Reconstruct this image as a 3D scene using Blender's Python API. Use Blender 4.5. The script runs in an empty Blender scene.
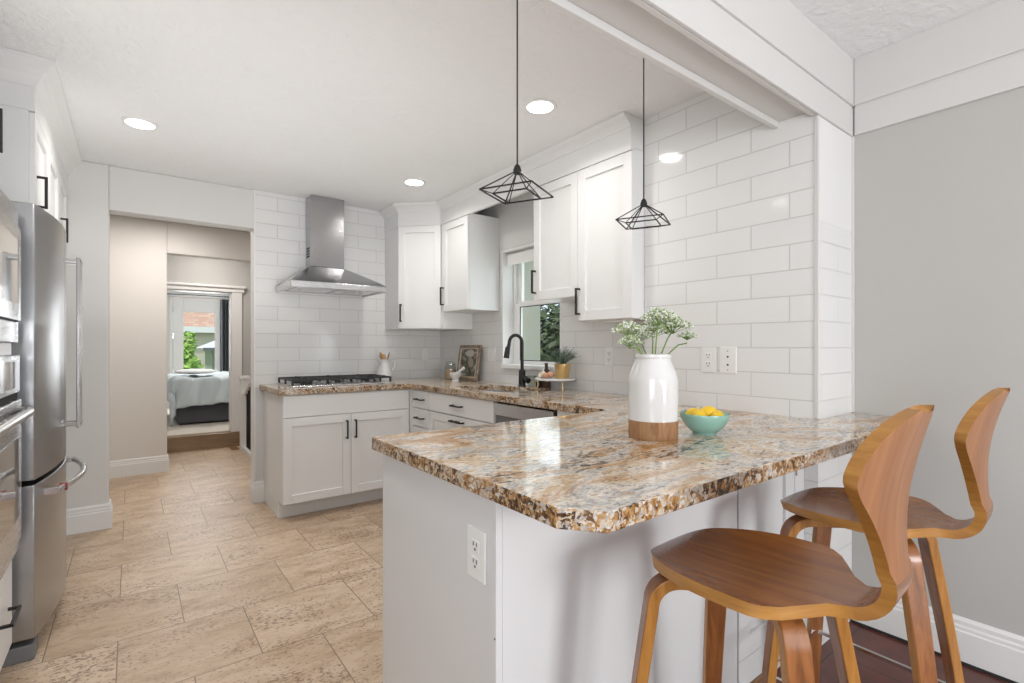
import bpy, bmesh, math, random
from mathutils import Vector, Matrix
random.seed(7)
scn = bpy.context.scene
COL = scn.collection
PI = math.pi

# ------------------------------------------------------------------ camera
cam_d = bpy.data.cameras.new('camera')
cam_d.sensor_width = 36.0
cam_d.lens = 500.0 / 1024.0 * 36.0
cam_d.shift_y = 5.5 / 1024.0
cam_d.clip_start = 0.05
cam = bpy.data.objects.new('camera', cam_d)
cam.location = (0, 0, 1.21)
cam.rotation_euler = (PI / 2, 0, -math.radians(37.23))
COL.objects.link(cam)
scn.camera = cam

# ------------------------------------------------------------------ view, world, light
scn.view_settings.view_transform = 'Standard'
scn.view_settings.look = 'None'
scn.view_settings.gamma = 1.0
scn.view_settings.use_curve_mapping = False
scn.view_settings.exposure = -0.03

world = bpy.data.worlds.new('world')
scn.world = world
world.use_nodes = True
wn = world.node_tree
bg = wn.nodes['Background']
bg.inputs['Color'].default_value = (0.80, 0.90, 1.0, 1)
bg.inputs['Strength'].default_value = 1.25

def lamp(name, kind, loc, energy, color=(1, 1, 1), rot=(0, 0, 0), **kw):
    d = bpy.data.lights.new(name, kind)
    d.energy = energy
    d.color = color
    for k, v in kw.items():
        setattr(d, k, v)
    o = bpy.data.objects.new(name, d)
    o.location = loc
    o.rotation_euler = rot
    COL.objects.link(o)
    return o

# sun, high from the kitchen's left side: lights the gardens only
lamp('sun', 'SUN', (0, 0, 8), 3.0, (1.0, 0.96, 0.9), (math.radians(18), math.radians(-24), 0), angle=0.02)
# daylight through the dining-room window behind the camera
lamp('dining_window_daylight', 'AREA', (1.15, -2.45, 1.20), 62, (0.97, 0.985, 1.0), (PI / 2, 0, 0),
     shape='RECTANGLE', size=.85, size_y=.85)
# daylight through the window over the sink and the bedroom's glass door
lamp('sink_window_daylight', 'AREA', (2.62, 2.93, 1.50), 2.5, (0.92, 0.97, 1.0), (0, math.radians(90), 0),
     shape='RECTANGLE', size=0.85, size_y=0.65)
# fill light added from the left to brighten the peninsula end panel
lamp('side_fill_light', 'AREA', (-1.02, -.60, 1.40), 24, (0.97, 0.985, 1.0), (0, -PI / 2, 0),
     shape='RECTANGLE', size=1.2, size_y=1.3)
lamp('bedroom_door_daylight', 'AREA', (0.93, 10.15, 1.3), 30, (0.95, 0.98, 1.0), (-PI / 2, 0, 0),
     shape='RECTANGLE', size=0.5, size_y=1.6)
lamp('bedroom_ceiling_lamp', 'AREA', (1.2, 8.6, 2.55), 22, (1.0, 0.97, 0.93), (0, 0, 0), shape='DISK', size=0.4)
lamp('hall_ceiling_lamp', 'AREA', (0.2, 5.2, 2.40), 15, (1.0, 0.95, 0.89), (0, 0, 0), shape='DISK', size=0.3)
lamp('passage_ceiling_lamp', 'AREA', (0.7, 6.4, 2.40), 9, (1.0, 0.95, 0.9), (0, 0, 0), shape='DISK', size=0.3)
# upward fill light added in mid-air to brighten the kitchen ceiling
lamp('ceiling_fill_light', 'AREA', (.40, 2.60, 1.30), 12.5, (0.97, 0.985, 1.0), (PI, 0, 0), shape='RECTANGLE', size=1.6, size_y=2.7)
CAN_W = 4.0
CAN_SPREAD = math.radians(150)

# ------------------------------------------------------------------ materials
def nmat(name, color=(.8, .8, .8), rough=.5, metal=0., spec=.5, coat=0.):
    m = bpy.data.materials.new(name)
    m.use_nodes = True
    b = m.node_tree.nodes['Principled BSDF']
    b.inputs['Base Color'].default_value = (*color, 1)
    b.inputs['Roughness'].default_value = rough
    b.inputs['Metallic'].default_value = metal
    b.inputs['Specular IOR Level'].default_value = spec
    b.inputs['Coat Weight'].default_value = coat
    b.inputs['Coat Roughness'].default_value = .05
    return m, m.node_tree, b

def ND(nt, t, **kw):
    n = nt.nodes.new(t)
    for k, v in kw.items():
        if k.startswith('in_'):
            key = k[3:].replace('_', ' ')
            n.inputs[key].default_value = v
        else:
            setattr(n, k, v)
    return n

def ramp(nt, stops, interp='LINEAR'):
    r = nt.nodes.new('ShaderNodeValToRGB')
    r.color_ramp.interpolation = interp
    e = r.color_ramp.elements
    while len(e) > len(stops):
        e.remove(e[-1])
    while len(e) < len(stops):
        e.new(1.0)
    for i, (p, c) in enumerate(stops):
        e[i].position = p
        e[i].color = (*c, 1) if len(c) == 3 else c
    return r

def coords(nt, scale=(1, 1, 1), loc=(0, 0, 0), rot=(0, 0, 0)):
    g = nt.nodes.new('ShaderNodeNewGeometry')
    mp = nt.nodes.new('ShaderNodeMapping')
    mp.inputs['Scale'].default_value = scale
    mp.inputs['Location'].default_value = loc
    mp.inputs['Rotation'].default_value = rot
    nt.links.new(g.outputs['Position'], mp.inputs['Vector'])
    return mp.outputs['Vector']

def ocoords(nt, scale=(1, 1, 1), loc=(0, 0, 0)):
    g = nt.nodes.new('ShaderNodeTexCoord')
    mp = nt.nodes.new('ShaderNodeMapping')
    mp.inputs['Scale'].default_value = scale
    mp.inputs['Location'].default_value = loc
    nt.links.new(g.outputs['Object'], mp.inputs['Vector'])
    return mp.outputs['Vector']

def bump(nt, b, height, strength=.2, dist=.01):
    bp = nt.nodes.new('ShaderNodeBump')
    bp.inputs['Strength'].default_value = strength
    bp.inputs['Distance'].default_value = dist
    nt.links.new(height, bp.inputs['Height'])
    nt.links.new(bp.outputs['Normal'], b.inputs['Normal'])
    return bp

def mixc(nt, fac, a, b, mode='MIX'):
    m = nt.nodes.new('ShaderNodeMix')
    m.data_type = 'RGBA'
    m.blend_type = mode
    def setin(sock, v):
        if hasattr(v, 'links') or isinstance(v, bpy.types.NodeSocket):
            nt.links.new(v, sock)
        elif isinstance(v, (int, float)):
            sock.default_value = v
        else:
            sock.default_value = (*v, 1) if len(v) == 3 else v
    setin(m.inputs[0], fac)
    setin(m.inputs[6], a)
    setin(m.inputs[7], b)
    return m.outputs[2]

def paint(name, color, rough=.5, tex=0., scale=60, spec=.4):
    m, nt, b = nmat(name, color, rough, spec=spec)
    v = coords(nt)
    n = ND(nt, 'ShaderNodeTexNoise', in_Scale=3.0, in_Detail=2.0)
    nt.links.new(v, n.inputs['Vector'])
    c = mixc(nt, n.outputs['Fac'], tuple(x * .985 for x in color), tuple(min(1, x * 1.015) for x in color))
    nt.links.new(c, b.inputs['Base Color'])
    if tex:
        n2 = ND(nt, 'ShaderNodeTexNoise', in_Scale=scale, in_Detail=3.0, in_Distortion=.6)
        nt.links.new(v, n2.inputs['Vector'])
        bump(nt, b, n2.outputs['Fac'], tex, .01)
    return m

M = {}
M['wall'] = paint('wall_paint', (.70, .695, .68), .6)
M['gray_wall'] = paint('gray_wall_paint', (.50, .49, .47), .6)
M['board'] = paint('dining_board_paint', (.66, .65, .635), .5)
M['cream_wall'] = paint('cream_wall_paint', (.72, .69, .655), .6)
M['trim'] = paint('trim_paint', (.80, .795, .785), .4)
M['ceiling'] = paint('ceiling_texture_paint', (.84, .84, .84), .7, .7, 26)
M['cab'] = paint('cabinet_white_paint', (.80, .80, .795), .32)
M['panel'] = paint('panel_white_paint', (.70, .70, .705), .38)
M['white_gloss'] = nmat('white_glazed_ceramic', (.74, .74, .735), .12, coat=.4)[0]
M['plastic'] = nmat('white_plastic', (.82, .82, .80), .3)[0]
M['slot'] = nmat('dark_slot', (.05, .05, .05), .6)[0]
M['black'] = nmat('matte_black_metal', (.018, .017, .017), .42, .3)[0]
M['iron'] = nmat('cast_iron_black', (.022, .023, .024), .55)[0]
M['gap'] = nmat('dark_gap', (.02, .02, .02), .8)[0]
M['gold'] = nmat('brass_gold', (.72, .50, .22), .32, .9)[0]
M['chrome'] = nmat('polished_steel', (.72, .72, .72), .14, 1.)[0]
M['dark_glass'] = nmat('dark_oven_glass', (.05, .045, .04), .06, coat=.5)[0]
M['red'] = nmat('dark_red_enamel', (.22, .02, .03), .25)[0]
M['grayplastic'] = nmat('gray_plastic', (.16, .16, .165), .5)[0]

def steel(name, col=(.60, .60, .605), rough=.27, ax=(1, 1, 60)):
    m, nt, b = nmat(name, col, rough, 1.)
    v = coords(nt, ax)
    n = ND(nt, 'ShaderNodeTexNoise', in_Scale=14.0, in_Detail=3.0)
    nt.links.new(v, n.inputs['Vector'])
    r = ramp(nt, [(.3, tuple([rough - .006] * 3)), (.7, tuple([rough + .008] * 3))])
    nt.links.new(n.outputs['Fac'], r.inputs['Fac'])
    nt.links.new(r.outputs['Color'], b.inputs['Roughness'])
    return m
M['sink_steel'] = steel('satin_sink_steel', (.74, .75, .76), .38)
M['steel'] = steel('brushed_stainless', ax=(1, 1, 60))
M['steel_v'] = steel('brushed_stainless_vertical', (.42, .425, .435), .30, (60, 60, 1))
M['hood_steel'] = steel('brushed_hood_steel', (.43, .43, .435), .21, (1, 1, 60))

def tile_mat(name, axes, u0, z0, mortar=.0028):
    """glazed 4x13 running-bond wall tile; axes = which world axis runs along the wall"""
    m, nt, b = nmat(name, (.8, .8, .79), .10, spec=.5)
    g = nt.nodes.new('ShaderNodeNewGeometry')
    s = nt.nodes.new('ShaderNodeSeparateXYZ')
    nt.links.new(g.outputs['Position'], s.inputs[0])
    cb = nt.nodes.new('ShaderNodeCombineXYZ')
    nt.links.new(s.outputs[axes], cb.inputs[0])
    nt.links.new(s.outputs['Z'], cb.inputs[1])
    mp = nt.nodes.new('ShaderNodeMapping')
    mp.inputs['Location'].default_value = (-u0, -z0, 0)
    nt.links.new(cb.outputs[0], mp.inputs['Vector'])
    br = nt.nodes.new('ShaderNodeTexBrick')
    br.offset = .5
    br.inputs['Scale'].default_value = 1.0
    br.inputs['Brick Width'].default_value = .3265
    br.inputs['Row Height'].default_value = .1081
    br.inputs['Mortar Size'].default_value = mortar
    br.inputs['Mortar Smooth'].default_value = .25
    br.inputs['Color1'].default_value = (.80, .80, .79, 1)
    br.inputs['Color2'].default_value = (.775, .775, .77, 1)
    br.inputs['Mortar'].default_value = (.60, .595, .58, 1)
    nt.links.new(mp.outputs[0], br.inputs['Vector'])
    nt.links.new(br.outputs['Color'], b.inputs['Base Color'])
    r = ramp(nt, [(0., (.09,) * 3), (1., (.6,) * 3)])
    nt.links.new(br.outputs['Fac'], r.inputs['Fac'])
    nt.links.new(r.outputs['Color'], b.inputs['Roughness'])
    # slightly wavy glaze, recessed joints
    n = ND(nt, 'ShaderNodeTexNoise', in_Scale=9.0, in_Detail=1.0)
    nt.links.new(mp.outputs[0], n.inputs['Vector'])
    mt = ND(nt, 'ShaderNodeMath', operation='MULTIPLY_ADD')
    mt.inputs[1].default_value = -1.0
    nt.links.new(br.outputs['Fac'], mt.inputs[0])
    mt2 = ND(nt, 'ShaderNodeMath', operation='MULTIPLY')
    mt2.inputs[1].default_value = .35
    nt.links.new(n.outputs['Fac'], mt2.inputs[0])
    nt.links.new(mt2.outputs[0], mt.inputs[2])
    bump(nt, b, mt.outputs[0], .5, .002)
    return m
M['tile_y'] = tile_mat('white_subway_tile_side', 'Y', .9631, .9906)
M['tile_x'] = tile_mat('white_subway_tile_front', 'X', .76, .9906)

def floor_mat():
    m, nt, b = nmat('travertine_tile', (.6, .45, .32), .32, spec=.4)
    v = coords(nt, (1, 1, 1), (.046, -2.617 + .4495 * 20, 0))
    br = nt.nodes.new('ShaderNodeTexBrick')
    br.offset = .5
    br.inputs['Scale'].default_value = 1.0
    br.inputs['Brick Width'].default_value = .4575
    br.inputs['Row Height'].default_value = .4495
    br.inputs['Mortar Size'].default_value = .0022
    br.inputs['Mortar Smooth'].default_value = .3
    br.inputs['Bias'].default_value = 0.0
    br.inputs['Color1'].default_value = (.0, .0, .0, 1)
    br.inputs['Color2'].default_value = (1, 1, 1, 1)
    br.inputs['Mortar'].default_value = (.5, .5, .5, 1)
    nt.links.new(v, br.inputs['Vector'])
    # veins run along X; shift the pattern per tile
    vv = coords(nt, (2.0, 4.6, 1))
    sh = ND(nt, 'ShaderNodeVectorMath', operation='MULTIPLY_ADD')
    sh.inputs[1].default_value = (3.1, 7.7, 5.3)
    nt.links.new(br.outputs['Color'], sh.inputs[0])
    nt.links.new(vv, sh.inputs[2])
    n1 = ND(nt, 'ShaderNodeTexNoise', in_Scale=2.6, in_Detail=10.0, in_Roughness=.76, in_Distortion=.3)
    nt.links.new(sh.outputs[0], n1.inputs['Vector'])
    r1 = ramp(nt, [(.30, (.33, .22, .14)), (.42, (.50, .365, .25)), (.54, (.60, .465, .345)), (.68, (.67, .56, .44))])
    nt.links.new(n1.outputs['Fac'], r1.inputs['Fac'])
    tint = ramp(nt, [(0, (.90, .87, .84)), (.5, (1.0, .985, .965)), (1, (1.07, 1.07, 1.07))])
    nt.links.new(br.outputs['Color'], tint.inputs['Fac'])
    c = mixc(nt, 1.0, r1.outputs['Color'], tint.outputs['Color'], 'MULTIPLY')
    # pits
    pv = ND(nt, 'ShaderNodeVectorMath', operation='MULTIPLY_ADD')
    pv.inputs[1].default_value = (2.1, 1.7, 5.3)
    pc = coords(nt, (26, 44, 1))
    nt.links.new(br.outputs['Color'], pv.inputs[0])
    nt.links.new(pc, pv.inputs[2])
    n2 = ND(nt, 'ShaderNodeTexNoise', in_Scale=2.3, in_Detail=2.5, in_Roughness=.6)
    nt.links.new(pv.outputs[0], n2.inputs['Vector'])
    n3 = ND(nt, 'ShaderNodeTexNoise', in_Scale=1.1, in_Detail=2.0)
    nt.links.new(sh.outputs[0], n3.inputs['Vector'])
    add = ND(nt, 'ShaderNodeMath', operation='MULTIPLY_ADD')
    add.inputs[1].default_value = .38
    nt.links.new(n3.outputs['Fac'], add.inputs[0])
    nt.links.new(n2.outputs['Fac'], add.inputs[2])
    r2 = ramp(nt, [(.785, (0, 0, 0)), (.83, (.85, .85, .85))])
    nt.links.new(add.outputs[0], r2.inputs['Fac'])
    c = mixc(nt, r2.outputs['Color'], c, (.22, .15, .10))
    c = mixc(nt, br.outputs['Fac'], c, (.20, .15, .105))
    nt.links.new(c, b.inputs['Base Color'])
    bump(nt, b, br.outputs['Fac'], -.3, .004)
    rr = ramp(nt, [(.3, (.36,) * 3), (.7, (.50,) * 3)])
    nt.links.new(n1.outputs['Fac'], rr.inputs['Fac'])
    nt.links.new(rr.outputs['Color'], b.inputs['Roughness'])
    return m
M['travertine'] = floor_mat()

def dark_floor():
    m, nt, b = nmat('dark_red_floor_tile', (.05, .018, .012), .3)
    v = coords(nt, (1, 1, 1), (.1, 5.13, 0), (0, 0, 0))
    br = nt.nodes.new('ShaderNodeTexBrick')
    br.offset = .5
    br.inputs['Scale'].default_value = 1
    br.inputs['Brick Width'].default_value = .33
    br.inputs['Row Height'].default_value = .33
    br.inputs['Mortar Size'].default_value = .003
    br.inputs['Color1'].default_value = (.120, .034, .024, 1)
    br.inputs['Color2'].default_value = (.088, .026, .019, 1)
    br.inputs['Mortar'].default_value = (.022, .010, .009, 1)
    nt.links.new(v, br.inputs['Vector'])
    n = ND(nt, 'ShaderNodeTexNoise', in_Scale=9.0, in_Detail=4.0)
    nt.links.new(v, n.inputs['Vector'])
    r = ramp(nt, [(.3, (.7, .7, .7)), (.7, (1.35, 1.3, 1.25))])
    nt.links.new(n.outputs['Fac'], r.inputs['Fac'])
    c = mixc(nt, 1.0, br.outputs['Color'], r.outputs['Color'], 'MULTIPLY')
    nt.links.new(c, b.inputs['Base Color'])
    bump(nt, b, n.outputs['Fac'], .25, .004)
    return m
M['dark_floor'] = dark_floor()

def granite():
    m, nt, b = nmat('polished_granite', (.6, .5, .4), .08, spec=.55)
    v = coords(nt, (1.0, 2.3, 2.0), rot=(0, 0, -.22))
    # flowing bands of white, blue-gray and gold
    w = ND(nt, 'ShaderNodeTexNoise', in_Scale=1.7, in_Detail=9.0, in_Roughness=.66, in_Distortion=1.8)
    nt.links.new(v, w.inputs['Vector'])
    base = ramp(nt, [(.30, (.22, .095, .03)), (.37, (.46, .24, .085)), (.42, (.60, .42, .25)), (.47, (.74, .66, .56)),
                     (.52, (.42, .42, .425)), (.555, (.76, .70, .62)), (.61, (.60, .41, .22)), (.66, (.72, .63, .52)), (.74, (.38, .20, .075))])
    nt.links.new(w.outputs['Fac'], base.inputs['Fac'])
    # mineral grains
    v2 = coords(nt, (1.0, 1.8, 1.4), rot=(0, 0, -.22))
    dz = ND(nt, 'ShaderNodeTexNoise', in_Scale=30.0, in_Detail=3.0)
    nt.links.new(v2, dz.inputs['Vector'])
    dmix = ND(nt, 'ShaderNodeVectorMath', operation='MULTIPLY_ADD')
    dmix.inputs[1].default_value = (.05, .05, .05)
    nt.links.new(dz.outputs['Color'], dmix.inputs[0])
    nt.links.new(v2, dmix.inputs[2])
    vo = ND(nt, 'ShaderNodeTexVoronoi', in_Scale=95.0)
    nt.links.new(dmix.outputs[0], vo.inputs['Vector'])
    cr = ramp(nt, [(.0, (.34, .27, .21)), (.16, (.70, .62, .54)), (.4, (1.0, .98, .95)), (.8, (1.22, 1.2, 1.18)), (1., (.92, .76, .56))])
    sep = ND(nt, 'ShaderNodeSeparateColor')
    nt.links.new(vo.outputs['Color'], sep.inputs[0])
    nt.links.new(sep.outputs[0], cr.inputs['Fac'])
    c = mixc(nt, .65, base.outputs['Color'], cr.outputs['Color'], 'MULTIPLY')
    # dark mineral flecks strung along the flow
    f = ND(nt, 'ShaderNodeTexNoise', in_Scale=34.0, in_Detail=5.0, in_Roughness=.7)
    nt.links.new(coords(nt, (1.0, 2.6, 2.0), rot=(0, 0, -.22)), f.inputs['Vector'])
    f2 = ND(nt, 'ShaderNodeTexNoise', in_Scale=4.0, in_Detail=4.0, in_Distortion=1.0)
    nt.links.new(v, f2.inputs['Vector'])
    ad = ND(nt, 'ShaderNodeMath', operation='MULTIPLY_ADD')
    ad.inputs[1].default_value = .55
    nt.links.new(f2.outputs['Fac'], ad.inputs[0])
    nt.links.new(f.outputs['Fac'], ad.inputs[2])
    fr = ramp(nt, [(.865, (0, 0, 0)), (.90, (1, 1, 1))])
    nt.links.new(ad.outputs[0], fr.inputs['Fac'])
    c = mixc(nt, fr.outputs['Color'], c, (.040, .027, .022))
    # rust veins
    g = ND(nt, 'ShaderNodeTexNoise', in_Scale=2.6, in_Detail=8.0, in_Roughness=.6, in_Distortion=2.4)
    nt.links.new(coords(nt, (.8, 2.6, 1.5), (3, 1, 2), (0, 0, -.25)), g.inputs['Vector'])
    gr = ramp(nt, [(.545, (0, 0, 0)), (.60, (.62, .62, .62)), (.645, (.08, .08, .08))])
    nt.links.new(g.outputs['Fac'], gr.inputs['Fac'])
    c = mixc(nt, gr.outputs['Color'], c, (.40, .185, .05))
    nt.links.new(c, b.inputs['Base Color'])
    return m
M['granite'] = granite()

def chiselled(src):
    m, nt, b = nmat('granite_rough_edge', (.4, .3, .2), .30, spec=.5)
    v = coords(nt, (1, 1, 1))
    dz = ND(nt, 'ShaderNodeTexNoise', in_Scale=38.0, in_Detail=4.0)
    nt.links.new(v, dz.inputs['Vector'])
    dmix = ND(nt, 'ShaderNodeVectorMath', operation='MULTIPLY_ADD')
    dmix.inputs[1].default_value = (.06, .06, .06)
    nt.links.new(dz.outputs['Color'], dmix.inputs[0])
    nt.links.new(v, dmix.inputs[2])
    vo = ND(nt, 'ShaderNodeTexVoronoi', in_Scale=112.0)
    nt.links.new(dmix.outputs[0], vo.inputs['Vector'])
    sep = ND(nt, 'ShaderNodeSeparateColor')
    nt.links.new(vo.outputs['Color'], sep.inputs[0])
    big = ND(nt, 'ShaderNodeTexNoise', in_Scale=11.0, in_Detail=5.0, in_Roughness=.6)
    nt.links.new(v, big.inputs['Vector'])
    ad = ND(nt, 'ShaderNodeMath', operation='MULTIPLY_ADD')
    ad.inputs[1].default_value = .42
    nt.links.new(sep.outputs[0], ad.inputs[0])
    nt.links.new(big.outputs['Fac'], ad.inputs[2])
    r = ramp(nt, [(.46, (.030, .018, .012)), (.54, (.10, .05, .022)), (.62, (.30, .14, .035)), (.70, (.44, .25, .09)),
                  (.77, (.52, .40, .28)), (.84, (.60, .54, .47)), (.92, (.36, .34, .33)), (.98, (.68, .64, .58))])
    nt.links.new(ad.outputs[0], r.inputs['Fac'])
    nt.links.new(r.outputs['Color'], b.inputs['Base Color'])
    n = ND(nt, 'ShaderNodeTexNoise', in_Scale=70.0, in_Detail=4.0)
    nt.links.new(v, n.inputs['Vector'])
    bump(nt, b, n.outputs['Fac'], .8, .01)
    return m
M['granite_edge'] = chiselled('granite')

def wood(name, c1, c2, c3, rough=.33, scale=(30, 3, 30), ringy=.6):
    m, nt, b = nmat(name, c2, rough, coat=.15)
    v = ocoords(nt, scale)
    n = ND(nt, 'ShaderNodeTexNoise', in_Scale=1.0, in_Detail=5.0, in_Roughness=.6, in_Distortion=ringy)
    nt.links.new(v, n.inputs['Vector'])
    r = ramp(nt, [(.3, c1), (.5, c2), (.72, c3)])
    nt.links.new(n.outputs['Fac'], r.inputs['Fac'])
    nt.links.new(r.outputs['Color'], b.inputs['Base Color'])
    return m
M['walnut'] = wood('walnut_veneer', (.13, .036, .005), (.225, .070, .009), (.32, .115, .018), .26, (26, 2.2, 3))
M['walnut_v'] = wood('walnut_veneer_back', (.20, .070, .020), (.29, .112, .034), (.36, .152, .052), .38, (30, 3, 2.0))
M['ply'] = wood('plywood_edge', (.31, .135, .025), (.39, .178, .036), (.47, .235, .056), .4, (8, 8, 90), .1)
M['leg_wood'] = wood('bent_walnut_leg', (.14, .045, .012), (.24, .085, .022), (.35, .135, .04), .33, (38, 38, 4))
M['leg_edge'] = wood('bent_ply_leg_edge', (.28, .115, .02), (.38, .165, .033), (.47, .225, .055), .4, (60, 60, 6), .2)
M['brown_wood'] = wood('brown_shoe_molding', (.16, .08, .035), (.25, .13, .06), (.33, .18, .09), .5, (2, 20, 20))
M['spoon'] = wood('spoon_wood', (.50, .27, .11), (.62, .36, .17), (.70, .45, .24), .6, (30, 30, 6))
M['dark_spoon'] = wood('dark_spoon_wood', (.20, .12, .08), (.28, .18, .12), (.36, .25, .18), .6, (30, 30, 6))
M['step_wood'] = wood('brown_step_riser', (.20, .125, .07), (.27, .18, .105), (.33, .225, .14), .45, (3, 20, 14))

def leafmat(name, c1, c2, rough=.6):
    m, nt, b = nmat(name, c1, rough)
    n = ND(nt, 'ShaderNodeTexNoise', in_Scale=8.0, in_Detail=3.0)
    nt.links.new(coords(nt), n.inputs['Vector'])
    r = ramp(nt, [(.35, c1), (.65, c2)])
    nt.links.new(n.outputs['Fac'], r.inputs['Fac'])
    nt.links.new(r.outputs['Color'], b.inputs['Base Color'])
    return m
M['bush'] = leafmat('bush_leaves', (.20, .38, .05), (.42, .60, .14))
M['hedge'] = leafmat('hedge_leaves', (.018, .038, .010), (.075, .115, .030))
M['tree'] = leafmat('tree_leaves', (.05, .13, .03), (.16, .27, .07))
M['fern'] = leafmat('plant_leaves', (.045, .10, .065), (.12, .20, .12), .5)
M['stem'] = leafmat('flower_stem_green', (.10, .20, .04), (.22, .33, .09))
M['umbel'] = leafmat('umbel_florets', (.62, .68, .54), (.80, .83, .74))
M['umbel_green'] = leafmat('umbel_green', (.22, .32, .10), (.38, .48, .20))
M['grass'] = leafmat('lawn', (.10, .20, .04), (.18, .30, .08))
M['lemon'] = nmat('lemon_peel', (.86, .56, .02), .38)[0]
_nt = M['lemon'].node_tree
_n = ND(_nt, 'ShaderNodeTexNoise', in_Scale=420.0)
_nt.links.new(coords(_nt), _n.inputs['Vector'])
bump(_nt, _nt.nodes['Principled BSDF'], _n.outputs['Fac'], .15, .002)
M['lemon_tip'] = nmat('lemon_stem_end', (.10, .07, .02), .7)[0]
M['teal'] = nmat('teal_glaze', (.26, .47, .40), .22, coat=.4)[0]
M['unglazed'] = wood('unglazed_brown_clay', (.20, .10, .04), (.33, .175, .08), (.42, .24, .12), .75, (60, 60, 12))
M['egg'] = nmat('brown_eggshell', (.62, .33, .19), .45)[0]
M['onion'] = nmat('pale_bulb_skin', (.80, .74, .62), .4)[0]
M['bottle'] = nmat('dark_brown_bottle', (.07, .03, .018), .15, coat=.4)[0]
M['grain'] = nmat('tan_jar_contents', (.62, .42, .28), .7)[0]
M['duvet'] = nmat('pale_blue_duvet', (.62, .68, .70), .85)[0]
M['pillow'] = nmat('white_linen', (.80, .80, .79), .85)[0]
M['bedbase'] = nmat('charcoal_upholstery', (.075, .077, .085), .85)[0]
M['curtain'] = nmat('charcoal_curtain', (.050, .055, .062), .9)[0]
M['carpet'] = paint('pale_bedroom_floor', (.62, .56, .49), .8)
M['shade'] = nmat('white_roller_fabric', (.80, .80, .79), .8)[0]
M['pale_green'] = paint('pale_green_siding', (.60, .56, .49), .6)
M['beige_siding'] = paint('beige_siding', (.62, .56, .46), .7)
M['green_siding'] = paint('olive_gray_siding', (.30, .33, .27), .7)
M['shed_roof'] = paint('pale_shed_roof', (.62, .66, .72), .6)

def shingle():
    m, nt, b = nmat('salmon_shingles', (.6, .36, .28), .8)
    v = coords(nt, (1, 1, 1), rot=(PI / 2, 0, 0))
    br = nt.nodes.new('ShaderNodeTexBrick')
    br.inputs['Scale'].default_value = 1
    br.inputs['Brick Width'].default_value = .20
    br.inputs['Row Height'].default_value = .085
    br.inputs['Mortar Size'].default_value = .006
    br.inputs['Color1'].default_value = (.58, .40, .32, 1)
    br.inputs['Color2'].default_value = (.50, .29, .22, 1)
    br.inputs['Mortar'].default_value = (.42, .27, .22, 1)
    nt.links.new(v, br.inputs['Vector'])
    nt.links.new(br.outputs['Color'], b.inputs['Base Color'])
    return m
M['shingle'] = shingle()

def glass(name, tint=(1, 1, 1), refl=.08):
    """thin window pane: mostly clear with a fresnel reflection"""
    m = bpy.data.materials.new(name)
    m.use_nodes = True
    nt = m.node_tree
    nt.nodes.remove(nt.nodes['Principled BSDF'])
    out = nt.nodes['Material Output']
    t = nt.nodes.new('ShaderNodeBsdfTransparent')
    t.inputs[0].default_value = (*tint, 1)
    g = nt.nodes.new('ShaderNodeBsdfGlossy')
    g.inputs['Roughness'].default_value = .0
    f = nt.nodes.new('ShaderNodeFresnel')
    f.inputs[0].default_value = 1.45
    mx = nt.nodes.new('ShaderNodeMixShader')
    gg = nt.nodes.new('ShaderNodeNewGeometry')
    iv = nt.nodes.new('ShaderNodeMath'); iv.operation = 'SUBTRACT'; iv.inputs[0].default_value = 1.0
    nt.links.new(gg.outputs['Backfacing'], iv.inputs[1])
    mu = nt.nodes.new('ShaderNodeMath'); mu.operation = 'MULTIPLY'
    nt.links.new(f.outputs[0], mu.inputs[0]); nt.links.new(iv.outputs[0], mu.inputs[1])
    nt.links.new(mu.outputs[0], mx.inputs[0])
    nt.links.new(t.outputs[0], mx.inputs[1])
    nt.links.new(g.outputs[0], mx.inputs[2])
    nt.links.new(mx.outputs[0], out.inputs[0])
    return m
M['pane'] = glass('clear_pane', (.96, .98, .97))
M['jar_glass'] = glass('jar_glass', (.90, .92, .90))

def emis(name, col, s):
    m = bpy.data.materials.new(name)
    m.use_nodes = True
    b = m.node_tree.nodes['Principled BSDF']
    b.inputs['Base Color'].default_value = (.9, .9, .9, 1)
    b.inputs['Emission Color'].default_value = (*col, 1)
    b.inputs['Emission Strength'].default_value = s
    return m
M['led'] = emis('lit_downlight_diffuser', (1, .97, .93), 14)

def painting():
    m, nt, b = nmat('oil_painting_canvas', (.2, .2, .17), .45)
    v = ocoords(nt, (1, 1, 1))
    n = ND(nt, 'ShaderNodeTexNoise', in_Scale=15.0, in_Detail=5.0, in_Distortion=1.0)
    nt.links.new(v, n.inputs['Vector'])
    r = ramp(nt, [(.38, (.035, .035, .028)), (.48, (.12, .115, .08)), (.56, (.22, .215, .18)), (.68, (.50, .51, .49))])
    nt.links.new(n.outputs['Fac'], r.inputs['Fac'])
    nt.links.new(r.outputs['Color'], b.inputs['Base Color'])
    return m
M['painting'] = painting()
M['art_light'] = nmat('pale_painted_shape', (.50, .49, .46), .5)[0]
M['art_pink'] = nmat('dusty_painted_shape', (.34, .27, .22), .5)[0]
M['frame_wood'] = wood('antique_frame', (.13, .09, .06), (.24, .175, .12), (.42, .35, .27), .5, (40, 40, 40))
M['frame_gold'] = wood('pale_gilt_frame_edge', (.36, .29, .20), (.50, .42, .31), (.60, .53, .42), .45, (40, 40, 40))

# ------------------------------------------------------------------ mesh helpers
def wloc(o):
    p = Vector((0, 0, 0))
    while o is not None:
        p = p + o.location
        o = o.parent
    return p

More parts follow.
